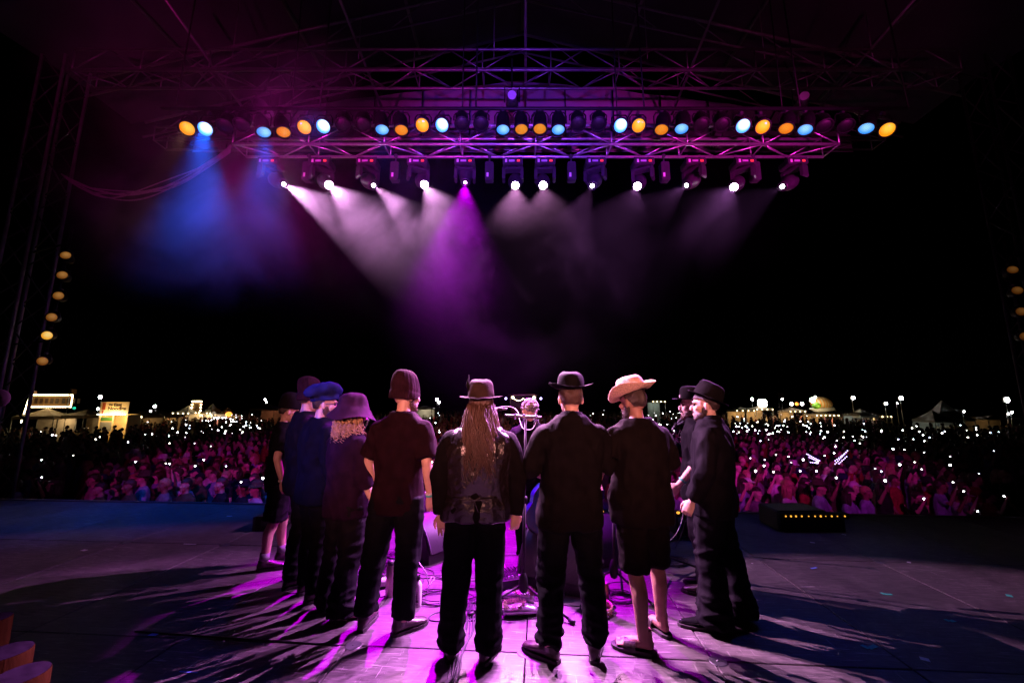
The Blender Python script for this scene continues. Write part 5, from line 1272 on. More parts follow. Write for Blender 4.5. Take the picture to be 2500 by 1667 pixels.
fb = thing('footlight_bar', 'low black bar with a row of amber bulbs at the stage front', 'footlights', (a.x, a.y, 0))
mb = MB(); mb.bbox(((b_.x - a.x) / 2, 0.03, a.z - 0.03), (b_.x - a.x + 0.1, 0.08, 0.07), 0.012); put('housing', mb, M['black_metal'], fb)
mb = MB(); mb.bbox(((b_.x - a.x) / 2, 0.04, (a.z - 0.06) / 2), (b_.x - a.x, 0.05, a.z - 0.065), 0.01); put('support', mb, M['black_metal'], fb)
M['bulb_amber'] = nmat('amber_bulb', (0.6, 0.3, 0.05), 0.3, 0, 0.1, 10, emit=(1.0, 0.45, 0.05), estr=1.3)
for k in range(11):
    mb = MB(); x = (b_.x - a.x) * (k + 0.4 * rc.random()) / 10.5; s_ = 0.005 + 0.009 * rc.random(); mb.ell((x, -0.014, a.z - 0.03), (s_, 0.01, s_), 8, 6); put('bulb', mb, M['bulb_amber'], fb, True)
for k, (px, py) in enumerate(((1654, 1250), (1672, 1251), (1469, 1247))):
    c = at(px, py, 5.2); t = thing('pilot_lamp', f'small yellow pilot lamp at the stage front, {ORD[k]} of the three behind the ring', 'lamp', c)
    mb = MB(); mb.ell((0, -0.02, 0), (0.022, 0.015, 0.016), 10, 8); put('bulb', mb, M['bulb_amber'], t, True)
    mb = MB(); mb.bbox((0, 0.02, -0.02), (0.07, 0.06, 0.07), 0.01); put('body', mb, M['black_metal'], t)
    mb = MB(); mb.tube([(0, 0.03, -0.05), (0, 0.03, -c.z + 0.01)], 0.012, 8); mb.lathe([(0.001, 0.012), (0.05, 0.01), (0.05, 0.0)], 14, (0, 0.03, -c.z)); put('foot', mb, M['black_metal'], t)
# tape marks and scraps of tape on the deck
M['tape_green'] = nmat('green_tape', (0.05, 0.62, 0.38), 0.5, 0, 0.1, 20)
M['tape_white'] = nmat('white_tape', (0.7, 0.7, 0.72), 0.5, 0, 0.1, 20)
M['tape_blue'] = nmat('blue_tape', (0.15, 0.3, 0.8), 0.5, 0, 0.1, 20)
def strip(mb, a, b, w):
    a, b = Vector(a), Vector(b); d = (b - a).normalized(); n_ = Vector((-d.y, d.x, 0)) * w / 2; z = Vector((0, 0, 0.004)); u = Vector((0, 0, 0.0012))
    q = [a - n_, b - n_, b + n_, a + n_]; mb.rings([[v + z for v in q], [v + z + u for v in q]])
for k, (pts, w, m_, lab) in enumerate([(((2103, 1575), (2122, 1584), (2139, 1577)), 0.030, 'tape_green', 'bright green L-shaped tape mark at lower right of the deck'), (((2307, 1512), (2320, 1518), (2330, 1516)), 0.028, 'tape_green', 'small green L-shaped tape mark further right on the deck'),
      (((2150, 1447), (2160, 1451), (2178, 1452)), 0.024, 'tape_green', 'thin green tape mark in the middle of the right deck')]):
    mb = MB()
    for i in range(2):
        A_, B_ = fl(*pts[i]), fl(*pts[i + 1]); A_.z = B_.z = 0.0013 * i; strip(mb, A_, B_, w)
    tag(put('tape_mark', mb, M[m_]), lab, 'tape', 'tape marks on the deck')
for k, (a_, b_, w, m_, lab) in enumerate([((2246, 1607), (2270, 1613), 0.04, 'tape_white', 'white scrap of tape near the right deck seam'), ((366, 1549), (384, 1550), 0.035, 'tape_blue', 'pale blue scrap of tape near the left deck seam'),
      ((1980, 1388), (1994, 1386), 0.022, 'tape_blue', 'small blue scrap of tape right of the black suit'), ((1834, 1375), (1839, 1376), 0.02, 'tape_white', 'tiny white scrap beside the black suit man'),
      ((1978, 1324), (1989, 1325), 0.03, 'tape_white', 'white scrap on the far right deck'), ((2214, 1372), (2224, 1374), 0.025, 'tape_white', 'thin white scrap on the right deck'), ((2456, 1453), (2472, 1456), 0.05, 'tape_green', 'pale green tape scrap near the right edge'),
      ((624, 1281), (633, 1281), 0.03, 'tape_white', 'white scrap on the deck left of the shorts man'), ((554, 1260), (566, 1260), 0.03, 'tape_white', 'pale scrap near the left stage front'), ((200, 1343), (210, 1344), 0.04, 'tape_white', 'pale scrap on the far left deck'),
      ((438, 1640), (482, 1643), 0.012, 'tape_blue', 'thin blue strip of tape at lower left of the deck'), ((448, 1328), (478, 1329), 0.018, 'tape_white', 'thin pale tape strip on the left deck'), ((2055, 1304), (2066, 1306), 0.03, 'tape_white', 'faint scrap near the right stage front')]):
    mb = MB(); A_, B_ = fl(*a_), fl(*b_); A_.z = B_.z = 0; strip(mb, A_, B_, w); tag(put('tape_scrap', mb, M[m_]), lab, 'tape', 'tape scraps on the deck')
# amber wooden posts at the lower left corner
M['drum_wood'] = nmat('amber_wood', (0.022, 0.010, 0.003), 0.6, 0, 0.35, 6, 0.25, 30, stretch=(5, 5, 0.6), spec=0.0)
M['drum_skin'] = nmat('post_end_grain', (0.010, 0.007, 0.012), 0.9, 0, 0.3, 25, spec=0.0)
def post(label, px, py, Y, r):
    tp = at(px, py, Y); h = tp.z
    t = thing('wooden_post', label, 'post', (tp.x, tp.y, 0), 0, 'wooden posts in the corner')
    mb = MB(); mb.lathe([(r * 0.98, 0.0), (r * 1.0, 0.02), (r * 1.01, h * 0.5), (r * 0.99, h - 0.012), (r * 0.96, h - 0.004)], 28); put('shaft', mb, M['drum_wood'], t, True)
    mb = MB(); mb.lathe([(r * 0.955, h - 0.003), (r * 0.5, h), (0.001, h)], 28); put('top_face', mb, M['drum_skin'], t, True)
    mb = MB(); mb.lathe([(r * 1.0, 0.0), (r * 1.25, 0.0), (r * 1.25, 0.03), (r * 1.0, 0.035)], 28); put('base_ring', mb, M['black_metal'], t, True)
post('tall amber wooden post at the left edge of the picture', -14, 1506, 2.10, 0.062)
post('amber wooden post with violet-lit top at the lower left corner', 14, 1588, 1.90, 0.085)
post('lowest amber wooden post, only its top above the lower left corner', 52, 1642, 1.78, 0.085)
# big round drum-like disc at the left edge
p = at(-4, 972, 3.2)
t = thing('disc_reflector', 'round magenta-lit disc on a stand at the left edge', 'disc', (p.x, p.y, 0))
M['disc'] = nmat('disc_vinyl', (0.06, 0.025, 0.045), 0.8)
q = aim(Vector((-0.25, 1, 0.05))).to_matrix()
mb = MB(); mb.lathe([(0.001, -0.012), (0.070, -0.012), (0.073, 0.0), (0.070, 0.012), (0.001, 0.012)], 28, (0, 0, p.z), q); put('disc', mb, M['disc'], t, True)
mb = MB(); mb.tube([(0, 0.02, 0.0), (0, 0.02, p.z)], 0.012, 8); put('pole', mb, M['black_metal'], t, True)
mb = MB(); mb.lathe([(0.001, 0.02), (0.13, 0.018), (0.14, 0.0)], 20, (0, 0.02, 0)); put('foot', mb, M['black_metal'], t, True)
# ------------------------------------------------------------------ the crowd on the field
CK = [('white', (0.62, 0.60, 0.62)), ('black', (0.015, 0.015, 0.017)), ('navy', (0.02, 0.025, 0.07)), ('red', (0.30, 0.03, 0.04)), ('grey', (0.16, 0.16, 0.17)), ('pink', (0.55, 0.25, 0.33)), ('olive', (0.07, 0.07, 0.035)), ('pale blue', (0.28, 0.36, 0.5))]
for k, c in CK: M['c_' + k] = nmat('crowd_' + k.replace(' ', '_') + '_cloth', c, 0.85, 0, 0.25, 10, 0.3, 40, spec=0.2)
SK = [M['skin'], M['skin_pale'], nmat('skin_brown', (0.26, 0.14, 0.09), 0.5, 0, 0.1, 20)]
HK = [('dark', M['hair_dark']), ('brown', M['hair_brown']), ('blond', M['hair_blond'])]
def crowd_variant(arm):
    """arm: 0 both down, 1 right hand raised, 2 both raised, 3 leaning on the barrier. Faces +Y locally."""
    up = {0: [((-0.25, 0, 1.15), (-0.22, 0.12, 0.92)), ((0.25, 0, 1.15), (0.22, 0.12, 0.92))],
          1: [((-0.25, 0, 1.15), (-0.22, 0.12, 0.92)), ((0.37, 0.10, 1.38), (0.30, 0.20, 1.64))],
          2: [((-0.36, 0.10, 1.44), (-0.27, 0.15, 1.70)), ((0.36, 0.10, 1.46), (0.28, 0.18, 1.72))],
          3: [((-0.27, 0.12, 1.15), (-0.08, 0.30, 1.12)), ((0.27, 0.12, 1.15), (0.10, 0.30, 1.10))]}[arm]
    sk = MB(); sk.loft([(0, 0, 1.46, 0.07, 0.06), (0, 0.01, 1.55, 0.054, 0.054), (0, 0.015, 1.63, 0.055, 0.055)], 10)
    head_parts(sk, Matrix.Translation((0, 0.025, 1.675)), 1.05)
    for d, (el, wr) in zip((-1, 1), up):
        el, wr = Vector(el), Vector(wr); sh = Vector((d * 0.18, 0, 1.41)); sk.tube([sh, el, el.lerp(wr, 0.4), wr], [0.046, 0.037, 0.037, 0.025], 8)
        dr = (wr - el).normalized(); sk.tube([wr, wr + dr * 0.07, wr + dr * 0.11], [(0.028, 0.02), (0.042, 0.018), (0.036, 0.014)], 8)
        for q in range(4): 
            b = wr + dr * 0.09 + Vector((-0.027 + q * 0.018, 0, 0)); sk.tube([b, b + dr * 0.07], [0.009, 0.007], 5)
        sk.tube([wr + dr * 0.03, wr + dr * 0.07 + Vector((-d * 0.045, 0.01, 0))], [0.012, 0.009], 5)
    body = remesh(sk, 0.013, 3)
    cl = MB(); cl.loft([(0, 0, 0.78, 0.185, 0.135), (0, 0.005, 0.95, 0.182, 0.135), (0, 0, 1.1, 0.172, 0.125), (0, 0, 1.26, 0.186, 0.128), (0, 0, 1.36, 0.196, 0.122), (0, 0, 1.43, 0.175, 0.10), (0, 0, 1.48, 0.12, 0.08), (0, 0, 1.515, 0.078, 0.068)], 16)
    for d, (el, wr) in zip((-1, 1), up):
        sh = Vector((d * 0.17, 0, 1.41)); el = Vector(el); cl.tube([sh - Vector((d * 0.05, 0, -0.01)), sh, sh.lerp(el, 0.72)], [0.055, 0.062, 0.062], 8)
    shirt = remesh(cl, 0.022, 4); wrinkle(shirt, folds(arm + 1, 0.008))
    lg = MB(); lg.loft([(0, 0, 0.74, 0.17, 0.12), (0, 0, 0.9, 0.175, 0.125), (0, 0, 0.98, 0.17, 0.12)], 12)
    for d in (-1, 1): lg.tube([(d * 0.09, 0, 0.86), (d * 0.10, 0.02, 0.5), (d * 0.11, -0.01, 0.09), (d * 0.11, 0.0, 0.05)], [0.10, 0.075, 0.06, 0.06], 8); lg.tube([(d * 0.11, -0.07, 0.04), (d * 0.12, 0.16, 0.035)], [0.045, 0.04], 8)
    legs = remesh(lg, 0.03, 3)
    return body, shirt, legs
def crowd_hair(kind):
    n = 18; rows = []
    for j in range(11):
        t = 0.03 + j / 10 * (2.2 if kind != 'long' else 1.9); rg = []
        for q in range(n):
            a = 2 * math.pi * q / n
            tt = min(t, 1.30) if math.sin(a) > 0.15 else (min(t, 1.75) if math.sin(a) > -0.25 else t); r = math.sin(tt)
            rg.append(Vector((math.cos(a) * 0.092 * r, 0.017 + math.sin(a) * 0.113 * r, 1.70 + math.cos(tt) * 0.118)))
        rows.append(rg)
    mb = MB(); mb.rings(rows, False)
    if kind == 'long':
        rr = random.Random(4)
        for q in range(46):
            a = rr.uniform(-3.6, 0.45); p = Vector((math.cos(a) * 0.088, 0.02 + math.sin(a) * 0.105, 1.70)); L = rr.uniform(0.22, 0.36)
            mb.tube([p, p + Vector((math.cos(a) * 0.03, math.sin(a) * 0.02, -L * 0.5)), p + Vector((math.cos(a) * 0.035, math.sin(a) * 0.02, -L))], [0.018, 0.02, 0.007], 5)
    if kind == 'cap':
        V = []; nn = 8
        for r in (0.0, 1.0):
            for q in range(nn + 1):
                a = math.pi * (0.2 + 0.6 * q / nn); V.append(Vector((math.cos(a) * 0.094, 0.017 + math.sin(a) * 0.115 + r * 0.075, 1.735 - 0.015 * r)))
        mb.add(V, [(q, q + 1, q + nn + 2, q + nn + 1) for q in range(nn)])
    if kind == 'hat':
        mb.lathe([(0.17, 1.735), (0.13, 1.728), (0.10, 1.74), (0.098, 1.80), (0.085, 1.845), (0.03, 1.852), (0.001, 1.852)], 18)
    me = mb.mesh('hair'); wrinkle(me, folds(2, 0.005, (40, 40, 20))); return me
CV = [crowd_variant(a) for a in range(4)]
CH = {k: crowd_hair(k) for k in ('short', 'long', 'cap', 'hat')}
for grp in CV:
    for me in grp: me.polygons.foreach_set('use_smooth', [True] * len(me.polygons))
for me in CH.values(): me.polygons.foreach_set('use_smooth', [True] * len(me.polygons))
MC = {}
def with_mat(me, m):
    k = (me.name, m.name)
    if k not in MC: c = me.copy(); c.materials.clear(); c.materials.append(m); MC[k] = c
    return MC[k]
crc = random.Random(21)
def zone(x, y):
    px = 1250 + FPX * x / (y * CT + 1e-6)
    z = 'far-left' if px < 330 else 'left' if px < 640 else 'middle' if px < 1640 else 'right' if px < 2000 else 'far-right'
    return z
ccount = {}
def crowd_person(x, y, arm=0, face=None, first=False):
    hd = crc.choice(['short', 'short', 'long', 'cap', 'hat', 'short', 'long']); ck, _ = crc.choice(CK); hk, hm = crc.choice(HK)
    head = {'short': f'short {hk} hair', 'long': f'long {hk} hair', 'cap': 'a peaked cap', 'hat': 'a brimmed hat'}[hd]
    pose = ['', ', one hand raised', ', both arms raised', ', arms on the barrier'][arm]
    row = 'front row' if y < 9.2 else 'second rows' if y < 10.6 else 'middle rows'
    lab = f'{zone(x, y)} {row} spectator, {ck.replace(" ", "-")} top, {head}{pose}'
    h = crc.uniform(0.92, 1.06)
    t = thing('spectator', lab, 'person', (x, y, GROUND), math.pi + math.atan2(-x, y) * -1.0 * 0.8 + crc.uniform(-0.25, 0.25), 'crowd before the stage')
    t.scale = (h, h, h)
    b, s_, l_ = CV[arm]
    for nm, me, m in (('body', b, crc.choice(SK)), ('shirt', s_, M['c_' + ck]), ('trousers', l_, M['c_navy'] if crc.random() < 0.5 else M['c_black'])):
        o = bpy.data.objects.new(nm, with_mat(me, m)); C.objects.link(o); o.parent = t
    o = bpy.data.objects.new({'cap': 'cap', 'hat': 'hat'}.get(hd, 'hair'), with_mat(CH[hd], hm if hd in ('short', 'long') else M['c_' + crc.choice(['black', 'white', 'navy', 'olive'])])); C.objects.link(o); o.parent = t
    return t, h
# --- phones: those near enough to have a visible hand below them get a spectator
M['phone_case'] = nmat('phone_case', (0.02, 0.02, 0.022), 0.3)
TORCH = [('torch', (0.95, 0.97, 1.0), 30), ('torch_warm', (1.0, 0.90, 0.72), 14), ('torch_cool', (0.72, 0.80, 1.0), 16), ('torch_dim', (0.95, 0.92, 0.9), 5)]
for nm, c_, e_ in TORCH: M[nm] = nmat(nm, (0.9, 0.9, 0.9), 0.3, 0, 0.01, 5, emit=c_, estr=e_)
M['torch_'] = nmat('phone_torch', (0.9, 0.9, 0.9), 0.3, 0, 0.01, 5, emit=(0.95, 0.97, 1.0), estr=26)
PH = {}; PHL = []
def phone(p, near):
    d = (Vector((0, 0, EYE)) - p).normalized(); r = round((0.012 + 0.0005 * p.y) * crc.choice([0.6, 0.8, 1.0, 1.0, 1.25]), 3); tm = crc.choice(['torch', 'torch', 'torch', 'torch_warm', 'torch_cool', 'torch_dim'])
    key = (r, tm)
    if key not in PH:
        mb = MB(); mb.bbox((0, 0, 0), (0.075, 0.010, 0.15), 0.004)
        mb.cur = 1; mb.lathe([(0.001, 0.0), (r * 0.7, 0.0), (r, 0.004)], 10, (0.0, -0.009, 0.035), Matrix.Rotation(R(90), 3, 'X'))
        me = mb.mesh('phone'); me.materials.append(M['phone_case']); me.materials.append(M[tm]); me.polygons.foreach_set('material_index', mb.mi); PH[key] = me
    o = bpy.data.objects.new('phone', PH[key]); C.objects.link(o); o.location = p
    o.rotation_euler = (R(crc.uniform(-6, 6)), R(crc.uniform(-12, 12)), math.atan2(-p.x, p.y) + R(crc.uniform(-8, 8)))
    z = zone(p.x, p.y); dist = 'near the stage' if p.y < 10 else 'a few rows back' if p.y < 14 else 'mid field' if p.y < 28 else 'far back'
    tag(o, f'phone torch shining white {dist} in the {z} crowd', 'phone', 'phone torches in the crowd'); PHL.append(o); return o
NEARP = [(99, 1055), (128, 1063), (136, 1064), (178, 1114), (102, 1125), (100, 1169), (233, 1074), (243, 1068), (312, 1081), (402, 1114), (404, 1134), (414, 1135), (475, 1084), (514, 1091), (497, 1125), (476, 1141), (551, 1141), (588, 1180), (641, 1171),
         (1832, 1121), (1846, 1153), (1866, 1140), (1889, 1155), (1895, 1112), (1867, 1125), (1925, 1117), (1932, 1132), (1961, 1125), (1927, 1180), (1954, 1153), (1995, 1132), (2013, 1115), (2037, 1108), (2041, 1092), (2043, 1170), (1993, 1153),
         (2137, 1147), (2153, 1154), (2161, 1177), (2196, 1137), (2181, 1098), (2209, 1100), (2234, 1131), (2251, 1149), (2256, 1107), (2257, 1078), (2270, 1070), (2321, 1117), (2321, 1138), (2328, 1181), (2354, 1203), (2257, 1222), (2390, 1161), (2426, 1103), (2387, 1252), (2453, 1215), (2386, 1063),
         (1857, 1078), (1843, 1070), (1877, 1075), (2010, 1072), (2043, 1077), (2086, 1077), (2110, 1077), (2100, 1084), (330, 1130), (355, 1062), (371, 1061), (413, 1084), (1640, 1096), (1645, 1130), (1655, 1188), (1025, 1098), (1048, 1108), (1055, 1130), (1643, 1108)]
taken = []
for (px, py) in NEARP:
    d = ray(px, py); zz = GROUND + 1.80 + crc.uniform(-0.06, 0.10); t = (zz - EYE) / d.z; p = Vector((d.x * t, d.y * t, zz))
    if p.y < 8.7: t = 8.7 / d.y; p = Vector((d.x * t, 8.7, EYE + d.z * t))
    phone(p, True)
    if p.y < 15:
        # the holder stands so that the raised hand meets the phone
        x, y = p.x, p.y + 0.24
        t_, h = crowd_person(x, y, 1)
        hand = Vector((0.285, 0.20, 1.76)) * h; Rz = Matrix.Rotation(t_.rotation_euler.z, 3, 'Z'); w = Rz @ hand
        t_.location = (p.x - w.x, p.y - w.y, GROUND); sc = (p.z - GROUND - 0.03) / 1.76
        t_.scale = (h, h, max(0.88, min(1.12, sc))); taken.append((t_.location.x, t_.location.y))
n_ind = len(taken)
Y = 8.8; row = 0
cands = []
while Y < 18:
    half = 1.30 * Y + 0.5; x = -half + crc.uniform(0, 0.4)
    while x < half:
        px = 1250 + FPX * x / (Y * CT)
        keep = 0.95
        if 640 < px < 1640: keep = 0.30 if not (1000 < px < 1070 or 1620 < px < 1640) else 0.9
        if px < 260 or px > 2330: keep = 0.45
        if crc.random() < keep: cands.append((x + crc.uniform(-0.1, 0.1), Y + crc.uniform(-0.14, 0.14)))
        x += crc.uniform(0.46, 0.66) * (1 + 0.02 * (Y - 7.7))
    Y += 0.62; row += 1
rest = []
for (x, y) in cands:
    if any((x - a) ** 2 + (y - b) ** 2 < 0.10 for a, b in taken): continue
    if n_ind < 300:
        crowd_person(x, y, 3 if (y < 9.1 and crc.random() < 0.45) else crc.choice([0] * 14 + [1, 2])); n_ind += 1
    else: rest.append((x, y))
# --- the remaining crowd: one mass of plain standing figures
def mass_unit():
    mb = MB()
    mb.loft([(0, 0, 0.0, 0.13, 0.10), (0, 0, 0.8, 0.17, 0.12), (0, 0, 1.3, 0.19, 0.12), (0, 0, 1.43, 0.17, 0.10), (0, 0, 1.5, 0.06, 0.06), (0, 0, 1.56, 0.055, 0.055)], 8); nb = len(mb.f)
    mb.ell((0, 0.02, 1.67), (0.078, 0.095, 0.115), 8, 6); nh = len(mb.f)
    mb.ell((0, -0.012, 1.70), (0.085, 0.10, 0.105), 8, 5); ntot = len(mb.f)
    return np.array(mb.v), mb.f, [0] * nb + [1] * (nh - nb) + [2] * (ntot - nh)
uv_, uf, umi = mass_unit()
Y = 18.0
pts = list(rest)
while Y < 120:
    half = 1.32 * Y; step = 0.62 * (1 + 0.02 * (Y - 14)); x = -half
    while x < half:
        px = 1250 + FPX * x / (Y * CT)
        if (px < 330 and Y > 30) or (px > 2150 and Y > 34): pass
        elif crc.random() < 0.85: pts.append((x + crc.uniform(-.2, .2), Y + crc.uniform(-.3, .3)))
        x += step * crc.uniform(0.8, 1.3) 
    Y += 0.75 * (1 + 0.035 * (Y - 14))
AV, AF, AM = [], [], []
NM = 6
for i, (x, y) in enumerate(pts):
    k = crc.uniform(0.9, 1.08); a = math.pi + math.atan2(x, y) * 0.8; ca, sa = math.cos(a), math.sin(a)
    v = uv_ * k; w = np.stack([v[:, 0] * ca - v[:, 1] * sa + x, v[:, 0] * sa + v[:, 1] * ca + y, v[:, 2] + GROUND], 1)
    o = i * len(uv_); AV.append(w); AF += [tuple(q + o for q in f_) for f_ in uf]
    c = crc.randint(0, NM - 1); AM += [c if m == 0 else NM + (0 if m == 1 else 1) for m in umi]
me = bpy.data.meshes.new('crowd'); me.from_pydata(np.vstack(AV).tolist(), [], AF); me.update()
for k, _ in CK[:NM]: me.materials.append(M['c_' + k])
me.materials.append(M['skin']); me.materials.append(M['hair_dark'])
me.polygons.foreach_set('material_index', AM); me.polygons.foreach_set('use_smooth', [True] * len(me.polygons))
cr = bpy.data.objects.new('crowd', me); C.objects.link(cr); cr['kind'] = 'stuff'; cr['label'] = 'dense festival crowd filling the dark field'
# far phone torches
for (x0, x1, y0, y1, n_) in ((430, 640, 1010, 1062, 48), (330, 470, 1030, 1075, 8), (860, 890, 1012, 1062, 5), (1000, 1075, 1005, 1075, 18), (1440, 1480, 1000, 1030, 4), (1580, 1700, 1000, 1062, 34), (1790, 1990, 1006, 1062, 66), (1990, 2120, 1030, 1070, 18), (2120, 2480, 1035, 1075, 18)):
    for k in range(n_):
        px, py = crc.uniform(x0, x1), y0 + (y1 - y0) * crc.random() ** 0.9; d = ray(px, py); zz = GROUND + crc.uniform(1.95, 2.15); t = (zz - EYE) / d.z; phone(Vector((d.x * t, d.y * t, zz)), False)
# a spectator wearing lit wings: two fans of tiny lights
def led_wing(label, pts):
    t = thing('light_wing', label, 'light wing', at(*pts[0][0], 11.0), 0, 'lit costume wings')
    O = at(*pts[0][0], 11.0)
    for (a, b, n_) in pts:
        A_, B_ = at(*a, 11.0) - O, at(*b, 11.0) - O
        mb = MB(); mb.tube([A_, B_], 0.006, 5); put('rib', mb, M['phone_case'], t)
        for k in range(n_):
            q = A_.lerp(B_, k / (n_ - 1)); mb = MB(); mb.ell(q + Vector((0, -0.012, 0)), (0.013, 0.013, 0.013), 6, 5); put('led', mb, M['led_violet'], t)
M['led_violet'] = nmat('violet_led', (0.5, 0.4, 0.9), 0.3, 0, 0.01, 5, emit=(0.6, 0.45, 1.0), estr=5)
led_wing('fan of violet lights on a costume wing in the right-hand crowd', [((1969, 1108), (2000, 1124), 9), ((1975, 1116), (1997, 1126), 7), ((1978, 1128), (1996, 1130), 5)])
led_wing('second fan of violet lights rising to the right in the crowd', [((2038, 1132), (2068, 1100), 10), ((2040, 1138), (2066, 1114), 8), ((2041, 1140), (2047, 1147), 4), ((2038, 1124), (2060, 1108), 6)])
# crowd barrier
M['barrier'] = nmat('barrier_steel', (0.22, 0.22, 0.24), 0.45, 0.8, 0.2, 8)
for k in range(12):
    x = -13.2 + k * 2.2
    t = thing('crowd_barrier', f'steel crowd barrier section below the stage front, {ORD[k]} from the left', 'barrier', (x + 1.1, 8.35, GROUND), 0, 'crowd barrier sections')
    for z in (0.06, 1.12): piece(t, 'rail', Vector((-1.08, 0, z)), Vector((1.08, 0, z)), 0.022, M['barrier'])
    for xx in (-1.08, 1.08): piece(t, 'post', Vector((xx, 0, 0.0)), Vector((xx, 0, 1.12)), 0.022, M['barrier'])
    mb = MB(); mb.box((0, 0.0, 0.58), (2.08, 0.012, 1.0)); put('panel', mb, M['dark_steel'], t)

def number_alike(objs):
    by = {}
    for o in objs: by.setdefault(o['label'], []).append(o)
    for lab, L in by.items():
        if len(L) < 2: continue
        L.sort(key=lambda o: o.location.x / max(o.location.y, 0.1))
        for k, o in enumerate(L): o['label'] = lab + f', {ORD[k]} from the left'
number_alike(PHL); number_alike([o for o in C.objects if o.name.startswith('spectator')])
# ------------------------------------------------------------------ festival stalls behind the crowd
M['canvas'] = nmat('stall_canvas', (0.26, 0.21, 0.15), 0.85, 0, 0.25, 1.5, 0.3, 6)
M['canvas_white'] = nmat('white_canvas', (0.32, 0.31, 0.28), 0.85, 0, 0.2, 1.5, 0.3, 6)
M['stall_wall'] = nmat('stall_board', (0.35, 0.24, 0.13), 0.8, 0, 0.3, 3)
M['sign_board'] = nmat('sign_board', (0.72, 0.55, 0.30), 0.6, 0, 0.12, 2)
M['sign_dark'] = nmat('sign_lettering', (0.05, 0.02, 0.012), 0.6)
M['sign_red'] = nmat('sign_red', (0.40, 0.07, 0.02), 0.6)
M['bulb_warm'] = nmat('warm_bulb', (0.9, 0.8, 0.6), 0.3, 0, 0.01, 5, emit=(1.0, 0.78, 0.42), estr=14)
M['tube_white'] = nmat('white_tube_light', (0.9, 0.9, 0.9), 0.3, 0, 0.01, 5, emit=(1.0, 0.95, 0.85), estr=14)
M['flood'] = nmat('floodlight_glass', (0.9, 0.9, 0.9), 0.3, 0, 0.01, 5, emit=(0.95, 0.97, 1.0), estr=70)
M['orange_glow'] = nmat('orange_lantern', (0.8, 0.3, 0.05), 0.4, 0, 0.05, 5, emit=(1.0, 0.30, 0.04), estr=2.5)
M['green_led'] = nmat('green_lamp', (0.1, 0.6, 0.4), 0.4, 0, 0.05, 5, emit=(0.02, 0.5, 0.3), estr=1.2)
M['pole'] = nmat('pole_steel', (0.2, 0.2, 0.2), 0.5, 0.5)
def bulb(parent, p, r=0.045, mat='bulb_warm', name='bulb'):
    mb = MB(); mb.ell(p, (r, r, r), 6, 5); return put(name, mb, M[mat], parent, True)
_bm = {}
def bulbs_along(parent, a, b, n, r=0.045, mat='bulb_warm'):
    a, b = Vector(a), Vector(b)
    if (r, mat) not in _bm:
        mb = MB(); mb.ell((0, 0, 0), (r, r, r), 6, 5); me = mb.mesh('bulb'); me.materials.append(M[mat]); _bm[(r, mat)] = me
    for k in range(n):
        o = bpy.data.objects.new('bulb', _bm[(r, mat)]); C.objects.link(o); o.parent = parent; o.location = a.lerp(b, k / max(1, n - 1))
def stall_light(parent, loc, power, col=(1.0, 0.6, 0.22), r=0.15):
    ld = bpy.data.lights.new('stall_lamp', 'POINT'); ld.energy = power; ld.color = col; ld.shadow_soft_size = r
    o = bpy.data.objects.new('stall_lamp', ld); C.objects.link(o); o.location = loc; o.parent = parent
def tent(parent, w, d, h, rh, mat, z0=0.0, walls=True, n=4):
    mb = MB(); P = [(-w / 2, -d / 2, h), (w / 2, -d / 2, h), (w / 2, d / 2, h), (-w / 2, d / 2, h)]
    m = [(-w * .22, -d * .22, h + rh * .42), (w * .22, -d * .22, h + rh * .42), (w * .22, d * .22, h + rh * .42), (-w * .22, d * .22, h + rh * .42)]
    mb.rings([[Vector(p) for p in P], [Vector(p) for p in m], [Vector((p[0] * 0.02, p[1] * 0.02, h + rh)) for p in P]], True); put('canopy', mb, M[mat], parent)
    mb = MB(); mb.rings([[Vector((p[0] * 1.005, p[1] * 1.005, h - 0.25)) for p in P], [Vector((p[0] * 1.005, p[1] * 1.005, h + 0.005)) for p in P]], False); put('valance', mb, M[mat], parent)
    for (x, y, _) in P: piece(parent, 'pole', Vector((x * 0.98, y * 0.98, 0)), Vector((x * 0.98, y * 0.98, h)), 0.04, M['pole'], 6)
    if walls:
        mb = MB(); mb.box((0, d / 2 - 0.05, h / 2), (w * 0.95, 0.03, h)); put('back_wall', mb, M[mat], parent)
def G(px, Y): p = at(px, 985, Y); return Vector((p.x, Y, GROUND))
def Zat(py, Y, px=1250): return at(px, py, Y).z - GROUND
def letters(parent, text, p, size, mat, name='lettering'):
    cu = bpy.data.curves.new(name, 'FONT'); cu.body = text; cu.size = size; cu.extrude = 0.01; cu.offset = size * 0.03; cu.align_x = 'LEFT'
    o = bpy.data.objects.new('tmp', cu); C.objects.link(o); dg = bpy.context.evaluated_depsgraph_get(); dg.update()
    me = bpy.data.meshes.new_from_object(o.evaluated_get(dg)); bpy.data.objects.remove(o)
    me.materials.clear(); me.materials.append(M[mat]); q = bpy.data.objects.new(name, me); C.objects.link(q); q.parent = parent
    q.location = p; q.rotation_euler = (R(90), 0, 0); return q
